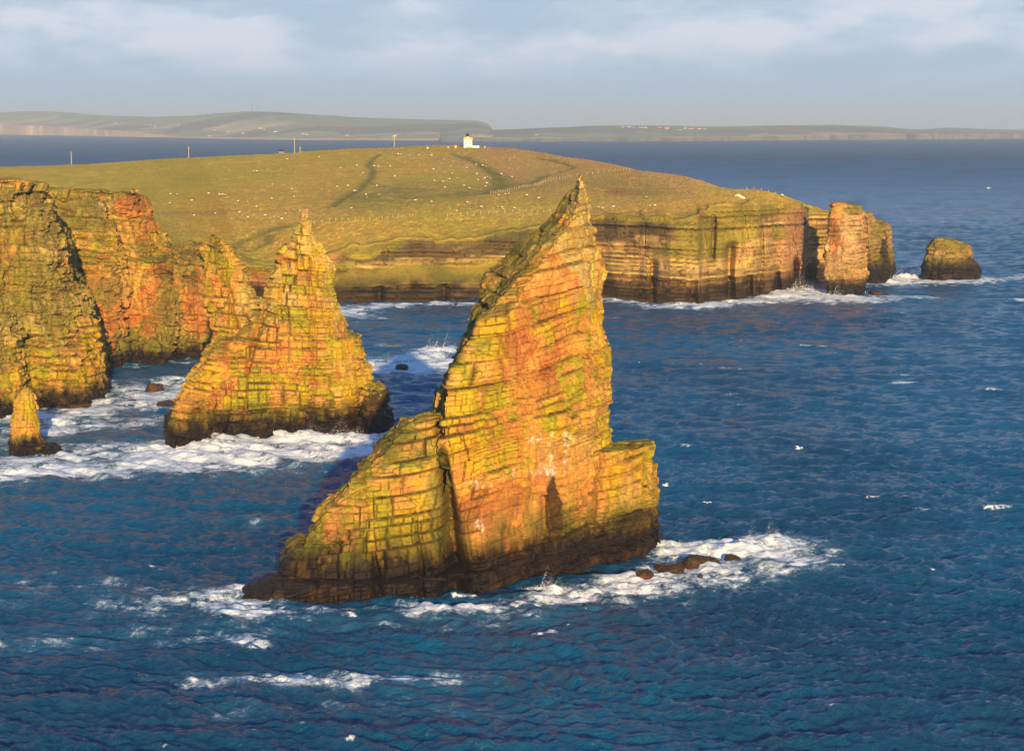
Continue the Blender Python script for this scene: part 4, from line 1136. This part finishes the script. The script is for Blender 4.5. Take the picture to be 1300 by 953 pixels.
m = MB(); m.tube([(1.3, 5.86), (1.3, 6.3)], n=12); lan = m.build('lantern_base', M_white, root)
m = MB(); m.tube([(1.15, 6.3), (1.15, 7.3)], n=12); m.build('lantern_glass', M_glass, root)
m = MB(); m.tube([(1.35, 7.3), (1.3, 7.5), (.95, 8.0), (.4, 8.4), (.1, 8.5), (.06, 9.1)], n=12); m.build('lantern_dome', M_black, root)
m = MB()
hw = wd * .5
cor = [(-hw, -hw), (hw, -hw), (hw, hw), (-hw, hw)]
for a in range(4):
    (ax, ay), (bx_, by_) = cor[a], cor[(a + 1) % 4]
    m.bar((ax, ay, 6.7), (bx_, by_, 6.7), .06)
    for q in (0, .25, .5, .75): m.bar((ax + (bx_ - ax) * q, ay + (by_ - ay) * q, 5.86), (ax + (bx_ - ax) * q, ay + (by_ - ay) * q, 6.72), .06)
m.build('railing', M_black, root)
def gz_(px, Y):
    X = XP(px, 53, Y); return X, float(terr(np.array([X]), np.array([Y]))[0])
X, Z = gz_(604, LY - 2)
m = MB(); m.box((0, 0, .55), (8.5 * k, 3.0, 1.5)); m.box((0, 0, 1.35), (9.0 * k, 3.3, .16))
tag(m.build('boundary_wall', M_white, None, (X, LY - 2, Z)), 'low white wall running right from the lighthouse foot', 'wall')
X, Z = gz_(578.5, LY - 4)
m = MB(); m.box((0, 0, .6), (2.6 * k, 1.8, 1.9)); m.add([(-.7, -1, 1.55), (.7, -1, 1.55), (0, -1, 2.1), (-.7, 1, 1.55), (.7, 1, 1.55), (0, 1, 2.1)], [(0, 1, 2), (3, 5, 4), (0, 2, 5, 3), (2, 1, 4, 5)])
tag(m.build('hut', M_ochre, None, (X, LY - 4, Z)), 'small ochre hut left of the lighthouse', 'hut')
for px, w, lab in ((569, 1.5, 'pale block at the far left of the lighthouse group'), (615.5, 1.1, 'little pale marker stone right of the lighthouse wall'), (543, 2.0, 'small white block on the crest well left of the lighthouse')):
    X, Z = gz_(px, LY - 3); m = MB(); m.box((0, 0, .5), (w * k, .8, 1.6), .85); m.box((0, 0, 1.36), (w * k * .7, .6, .25), .7)
    tag(m.build('marker_block', M_stone, None, (X, LY - 3, Z)), lab, 'block')

# black shed with a low roof near the pole
def crest(px, y0=1200, y1=1600):
    Ys = np.linspace(y0, y1, 200); Xs = np.array([XP(px, 45, Y) for Y in Ys]); z = terr(Xs, Ys)
    i = int(np.argmin((H - z) / Ys)); return np.array([Xs[i], Ys[i], z[i]])
c = crest(359.5); e = empty('shed', (c[0], c[1] - 10, c[2] - .6), .1)
tag(e, 'small black shed with a humped roof on the skyline beside a wooden pole', 'shed')
m = MB(); m.box((0, 0, .9), (3.6, 3, 2.4)); m.build('wall', M_black, e)
m = MB(); m.add([(-2, -1.7, 2.1), (2, -1.7, 2.1), (1.4, 0, 3.1), (-1.4, 0, 3.1), (-2, 1.7, 2.1), (2, 1.7, 2.1)], [(0, 1, 2, 3), (3, 2, 5, 4), (0, 3, 4), (1, 5, 2)]); m.build('roof', M_black, e)

# poles
poles = [(90.7, 215, 15, 'weathered wooden pole standing alone on the skyline at the far left', 0), (239.6, 204, 13.5, 'weathered pole second from left on the skyline', 0),
         (374, 195.5, 17, 'tall thin wooden pole right of the black shed', 0), (381, 195.5, 6, 'short post just right of the tall pole by the black shed', 0),
         (500.5, 190, 15, 'wooden pole with a wide crossarm on the crest left of the lighthouse', 1)]
for px, py, hpx, lab, arm in poles:
    c = crest(px); Y = c[1] - 25
    X = XP(px, c[2], Y); Z = float(terr(np.array([X]), np.array([Y]))[0]) - .8
    hh = hpx * Y / F + .8 + .8
    e = empty('utility_pole', (X, Y, Z)); tag(e, lab, 'pole', 'wooden poles along the headland crest')
    m = MB(); m.tube([(.26, 0), (.2, hh)], n=8); m.build('post', M_wood, e)
    m = MB()
    if arm: m.box((0, -.15, hh - .6), (2.6, .25, .35)); m.box((0, -.15, hh - 1.6), (2.0, .25, .3))
    else: m.box((0, -.12, hh - .35), (.9, .16, .16))
    m.build('crossarm', M_wood, e)

# ================================================================== FENCES
def fence(pts, lab, post_h=1.25, spacing=3.2):
    q = [hit(a, b_) for a, b_ in pts]
    L_ = [0]
    for a, b_ in zip(q[:-1], q[1:]): L_.append(L_[-1] + math.hypot(*(b_ - a)[:2]))
    n = min(int(L_[-1] / spacing), 95)
    e = empty('fence', tuple(q[0])); tag(e, lab, 'fence', 'post and wire fences across the pasture')
    pm = MB(); pm.box((0, 0, post_h / 2 - .1), (.2, .2, post_h + .2), .85); pm.box((0, 0, post_h + .02), (.15, .15, .06), .5)
    pm = pm.mesh('post'); pm.materials.append(M_wood)
    prev = None; wm = MB()
    for i in range(n + 1):
        s = L_[-1] * i / n
        X = float(np.interp(s, L_, [p[0] for p in q])); Y = float(np.interp(s, L_, [p[1] for p in q]))
        Z = float(terr(np.array([X]), np.array([Y]))[0]) + relief(X, Y)
        o = link('post', pm, None, e, (X - q[0][0], Y - q[0][1], Z - q[0][2]))
        if prev:
            for hz in (.4, .8, 1.15): wm.bar((prev[0], prev[1], prev[2] + hz), (X - q[0][0], Y - q[0][1], Z - q[0][2] + hz), .045)
        prev = (X - q[0][0], Y - q[0][1], Z - q[0][2])
    wm.build('wire', M_wire, e)
t2 = lambda a, b_: (420 + a / 2.955, 120 + b_ / 2.955)
t1 = lambda a, b_: (a / 2.955, 120 + b_ / 2.955)
fence([t1(1180, 490), t1(1240, 480), t1(1300, 478), t2(60, 479), t2(170, 475), t2(230, 464), t2(295, 457)], 'dark fence along the cliff-top turf behind the twin-peaked stack')
fence([t2(438, 460), t2(560, 453), t2(700, 448), t2(822, 446)], 'fence along the cliff top just left of the tallest stack')
fence([t2(600, 372), t2(700, 352), t2(800, 328), t2(900, 308)], 'fence slanting uphill beside the dark burn')
fence([t2(960, 300), t2(1040, 292), t2(1120, 284)], 'short fence on the slope right of the tallest stack')
fence([(948, 237), (965, 238.5), (985, 242)], 'fence on the skyline near the right end of the headland', spacing=4)

# big boulders on the turf near the right end
for (a, b_, w, lab) in ((937, 249.5, 3.2, 'pale boulder cluster on the turf near the right cliff edge, larger one'), (943, 252.5, 2.2, 'smaller pale boulder just right of the larger one on the turf'), (993, 241.5, 1.8, 'pale leaning stone on the skyline near the right end of the headland')):
    c = hit(a, b_); u = MB(); u.ball((0, 0, .3), (w / 2, w / 2.6, w / 3.2), 9, 6)
    v = [(p[0] * (1 + .3 * math.sin(7 * p[1])), p[1], p[2] * (1 + .25 * math.cos(5 * p[0]))) for p in u.v]; u.v = v
    tag(u.build('boulder', M_stone, None, (c[0], c[1], c[2] + relief(c[0], c[1]))), lab, 'boulder')

# ================================================================== SHEEP
def sheep_parts():
    b_ = MB(); b_.ball((0, 0, .68), (.62, .33, .34), 12, 8); b_.ball((.45, 0, .78), (.28, .24, .26), 8, 6); b_.ball((-.5, 0, .7), (.2, .22, .24), 8, 6)
    b_.ball((-.66, 0, .72), (.07, .06, .16), 6, 5)
    h_ = MB(); h_.ball((.80, 0, .66), (.20, .10, .13), 8, 6); h_.bar((.72, .08, .74), (.68, .22, .74), .06); h_.bar((.72, -.08, .74), (.68, -.22, .74), .06)
    legs = []
    for sx in (-.4, .38):
        for sy in (-.16, .16):
            l = MB(); l.tube([(.06, 0), (.05, .25), (.09, .5)], (sx, sy, 0), 6); legs.append(l)
    return b_.mesh('fleece'), h_.mesh('head'), [l.mesh('leg') for l in legs]
sb_, sh_, sl_ = sheep_parts(); sb_.materials.append(M_wool); sh_.materials.append(M_face)
for l in sl_: l.materials.append(M_face)
S1 = [(858,290),(953,293),(964,293),(1003,290),(1055,287),(1078,248),(1197,238),(1022,345),(1095,360),(1103,388),(1020,395),(1207,362),(1236,365),(1265,352),(1277,282),(640,380),(665,380),(783,377),(823,380),(835,382),(845,384),(637,418),(720,403),(893,402),(928,410),(938,397),(962,422),(808,445),(898,443),(908,455),(930,460),(995,455),(1028,460),(1045,463),(1057,465),(728,458),(1072,445),(1088,445),(1125,435)]
S2 = [(253,228),(264,226),(277,254),(330,230),(378,230),(295,228),(423,243),(385,281),(223,270),(198,275),(180,275),(163,270),(37,282),(97,268),(95,365),(88,368),(173,345),(22,352),(65,347),(132,385),(135,398),(178,385),(186,385),(333,258),(355,290),(455,300),(510,275),(518,257),(545,263),(570,267),(583,270),(588,315),(578,320),(585,333),(580,343),(598,320),(553,323),(548,297),(475,320),(445,325),(420,335),(428,350),(388,335),(317,407),(378,410),(512,413),(540,420),(625,433),(643,428),(645,440),(690,437),(630,385),(655,380),(668,382),(735,385),(780,397),(668,278),(565,430),(472,445),(78,428),(265,462),(610,440),(1183,387),(1197,423),(1216,423),(1005,428),(1020,430),(1060,425),(500,345),(520,352),(300,300),(240,310),(120,300),(60,320),(210,330),(450,270),(640,300),(680,315)]
rs = np.random.RandomState(5)
spots = [(t1(a, b_), 'L') for a, b_ in S1] + [(t2(a, b_), 'M' if a < 900 else 'R') for a, b_ in S2]
labs = {'L': ('white sheep dotted over the pasture left of the twin-peaked stack tip', 'sheep on the left pasture'),
        'M': ('white sheep grazing on the slope below the lighthouse', 'sheep on the slope below the lighthouse'),
        'R': ('white sheep on the flat turf right of the tallest stack', 'sheep right of the tallest stack')}
for (px, py), w in spots:
    c = hit(px, py)
    e = empty('sheep', (c[0], c[1], c[2] + relief(c[0], c[1]) + .08), rs.rand() * 6.28); s = .66 + .3 * rs.rand(); e.scale = (s, s, s)
    tag(e, labs[w][0], 'sheep', labs[w][1])
    link('fleece', sb_, None, e); link('head', sh_, None, e)
    for l in sl_: link('leg', l, None, e)

# ================================================================== SEA GULLS
M_gull = simple_mat('gull_feathers', (.80, .79, .76), .8, .05, 8)
def gull(loc, rz, flying, lab, s=1.0):
    m = MB(); m.ball((0, 0, 0), (.30, .09, .09), 10, 8); m.ball((.29, 0, .06), (.09, .06, .065), 8, 6)
    m.add([(.37, .02, .06), (.37, -.02, .06), (.46, 0, .04), (.37, 0, .08)], [(0, 2, 1), (0, 3, 2), (1, 2, 3)])
    m.add([(-.26, .05, 0), (-.26, -.05, 0), (-.46, -.08, .01), (-.46, .08, .01), (-.3, 0, .04)], [(0, 1, 2, 3), (4, 0, 3), (4, 3, 2), (4, 2, 1)])
    e = empty('gull', loc, rz); e.scale = (s, s, s)
    m.build('body', M_gull, e)
    for sy in (-1, 1):
        w = MB()
        if flying: pts = [(.14, .05), (.18, .4), (.02, .78), (-.08, .74), (-.06, .4), (-.12, .05)]; zz = [.04, .2, .12, .12, .2, .04]
        else: pts = [(.16, .07), (.05, .11), (-.2, .1), (-.42, .04), (-.2, .03), (.1, .03)]; zz = [.03, .06, .06, .04, .08, .09]
        v = [(a, sy * b_, z_ + .015) for (a, b_), z_ in zip(pts, zz)] + [(a, sy * b_, z_ - .015) for (a, b_), z_ in zip(pts, zz)]
        f = [(0, 1, 2, 3, 4, 5), (11, 10, 9, 8, 7, 6)] + [(i, i + 6, (i + 1) % 6 + 6, (i + 1) % 6) for i in range(6)]
        w.add(v, f); w.build('wing', M_gull, e)
    tag(e, lab, 'gull', 'gulls about the rocks')
gull(P(845, 616, 325), 2.6, True, 'white gull flying just right of the tallest stack above its square shoulder foot', 1.3)
gull(P(1014, 569, 360), .4, True, 'white gull flying low over open water right of the tallest stack', 1.6)
gull(P(898, 638, 330), 1.4, True, 'small gull over the water above the row of wet rocks', .9)
gull(P(1255, 239, 700), .4, True, 'gull over the blue water at the far right', 1.5)

# ================================================================== HAZE, SKY, SUN
SUN_EL, SUN_AZ = 10.0, 7.8       # sun low, behind the camera and a little to its right
mb = MB(); mb.box((0, 20500, 98), (60000, 46000, 200))
hz = mb.mesh('haze'); M_haze = bpy.data.materials.new('haze_air'); M_haze.use_nodes = True
nt = M_haze.node_tree; nt.nodes.remove(nt.nodes['Principled BSDF'])
pv = nt.nodes.new('ShaderNodeVolumePrincipled'); pv.inputs['Color'].default_value = (.78, .89, 1.0, 1); pv.inputs['Density'].default_value = 5.6e-5
pv.inputs['Anisotropy'].default_value = 0.08
nt.links.new(pv.outputs['Volume'], nt.nodes['Material Output'].inputs['Volume'])
zmin, zmax = -7.0, 260.0
for v in hz.vertices: v.co.z = zmin if v.co.z < 50 else zmax
tag(link('haze', hz, M_haze), kind='stuff')

w = bpy.data.worlds.new('World'); scene.world = w; w.use_nodes = True
nt = w.node_tree; N = nt.nodes.new; L = nt.links.new
bg = nt.nodes['Background']; bg.inputs['Strength'].default_value = .12
sky = N('ShaderNodeTexSky'); sky.sky_type = 'NISHITA'; sky.sun_disc = False
sky.sun_elevation = math.radians(SUN_EL); sky.sun_rotation = math.radians(180 - SUN_AZ)
sky.air_density = 1.0; sky.dust_density = .6; sky.ozone_density = 2.0
tc = N('ShaderNodeTexCoord')
sx = N('ShaderNodeSeparateXYZ'); L(tc.outputs['Generated'], sx.inputs[0])
mp = N('ShaderNodeMapping'); mp.inputs['Scale'].default_value = (1, 1, 3.2); L(tc.outputs['Generated'], mp.inputs['Vector'])
def wn(s, d, r_, off=(0, 0, 0)):
    m_ = N('ShaderNodeMapping'); m_.inputs['Location'].default_value = off; L(mp.outputs['Vector'], m_.inputs['Vector'])
    n = N('ShaderNodeTexNoise'); n.inputs['Scale'].default_value = s; n.inputs['Detail'].default_value = d; n.inputs['Roughness'].default_value = r_
    L(m_.outputs['Vector'], n.inputs['Vector']); return n.outputs['Fac']
def wr(v, a, b_, c=0., d=1.):
    n = N('ShaderNodeMapRange'); n.interpolation_type = 'SMOOTHSTEP'; n.inputs['From Min'].default_value = a; n.inputs['From Max'].default_value = b_
    n.inputs['To Min'].default_value = c; n.inputs['To Max'].default_value = d; L(v, n.inputs['Value']); return n.outputs['Result']
def wm(op, a, b_):
    n = N('ShaderNodeMath'); n.operation = op
    for i, v in enumerate((a, b_)):
        if isinstance(v, (int, float)): n.inputs[i].default_value = v
        else: L(v, n.inputs[i])
    return n.outputs[0]
def wmix(f, a, b_):
    n = N('ShaderNodeMix'); n.data_type = 'RGBA'
    if isinstance(f, float): n.inputs[0].default_value = f
    else: L(f, n.inputs[0])
    for k_, v in ((6, a), (7, b_)):
        if isinstance(v, tuple): n.inputs[k_].default_value = v
        else: L(v, n.inputs[k_])
    return n.outputs[2]
K = 1 / .12
low = wmix(.92, sky.outputs['Color'], (.215 * K, .30 * K, .425 * K, 1))       # thin high cloud veil
clear = wmix(.75, sky.outputs['Color'], (.012 * K, .115 * K, .33 * K, 1))      # clearer blue overhead
veil = wmix(wr(sx.outputs['Z'], .055, .26), low, clear)
c1_ = wr(wn(8.5, 8, .55, (2.3, .4, .1)), .45, .62); c2_ = wr(wn(24, 7, .6, (.4, 1.7, 3.1)), .42, .66)
cover = wm('MULTIPLY', wm('ADD', wm('MULTIPLY', c1_, .7), wm('MULTIPLY', c2_, .35)), wr(sx.outputs['Z'], .010, .042))
cover = wm('MINIMUM', cover, .75)
out = wmix(wm('MULTIPLY', cover, wr(sx.outputs['Z'], .06, .15, .9, .15)), veil, (.475 * K, .485 * K, .535 * K, 1))
L(out, bg.inputs['Color'])

sd = bpy.data.lights.new('sun', 'SUN'); sd.energy = 5.0; sd.angle = math.radians(.5); sd.color = (1.0, .74, .36)
so = bpy.data.objects.new('sun', sd); COL.objects.link(so)
el, az = math.radians(SUN_EL), math.radians(SUN_AZ)
to_sun = Vector((math.sin(az) * math.cos(el), -math.cos(az) * math.cos(el), math.sin(el)))
so.rotation_euler = to_sun.to_track_quat('Z', 'Y').to_euler()

cd = bpy.data.cameras.new('camera'); cd.sensor_width = 36; cd.lens = 36 * F / 1300; cd.clip_start = 1; cd.clip_end = 90000
cam = bpy.data.objects.new('camera', cd); COL.objects.link(cam)
cam.location = (0, 0, H); cam.rotation_euler = (math.pi / 2 - PITCH, 0, 0)
scene.camera = cam
scene.render.engine = 'CYCLES'
scene.cycles.volume_bounces = 0
scene.view_settings.view_transform = 'Standard'; scene.view_settings.look = 'None'
scene.view_settings.exposure = .80; scene.view_settings.gamma = 1
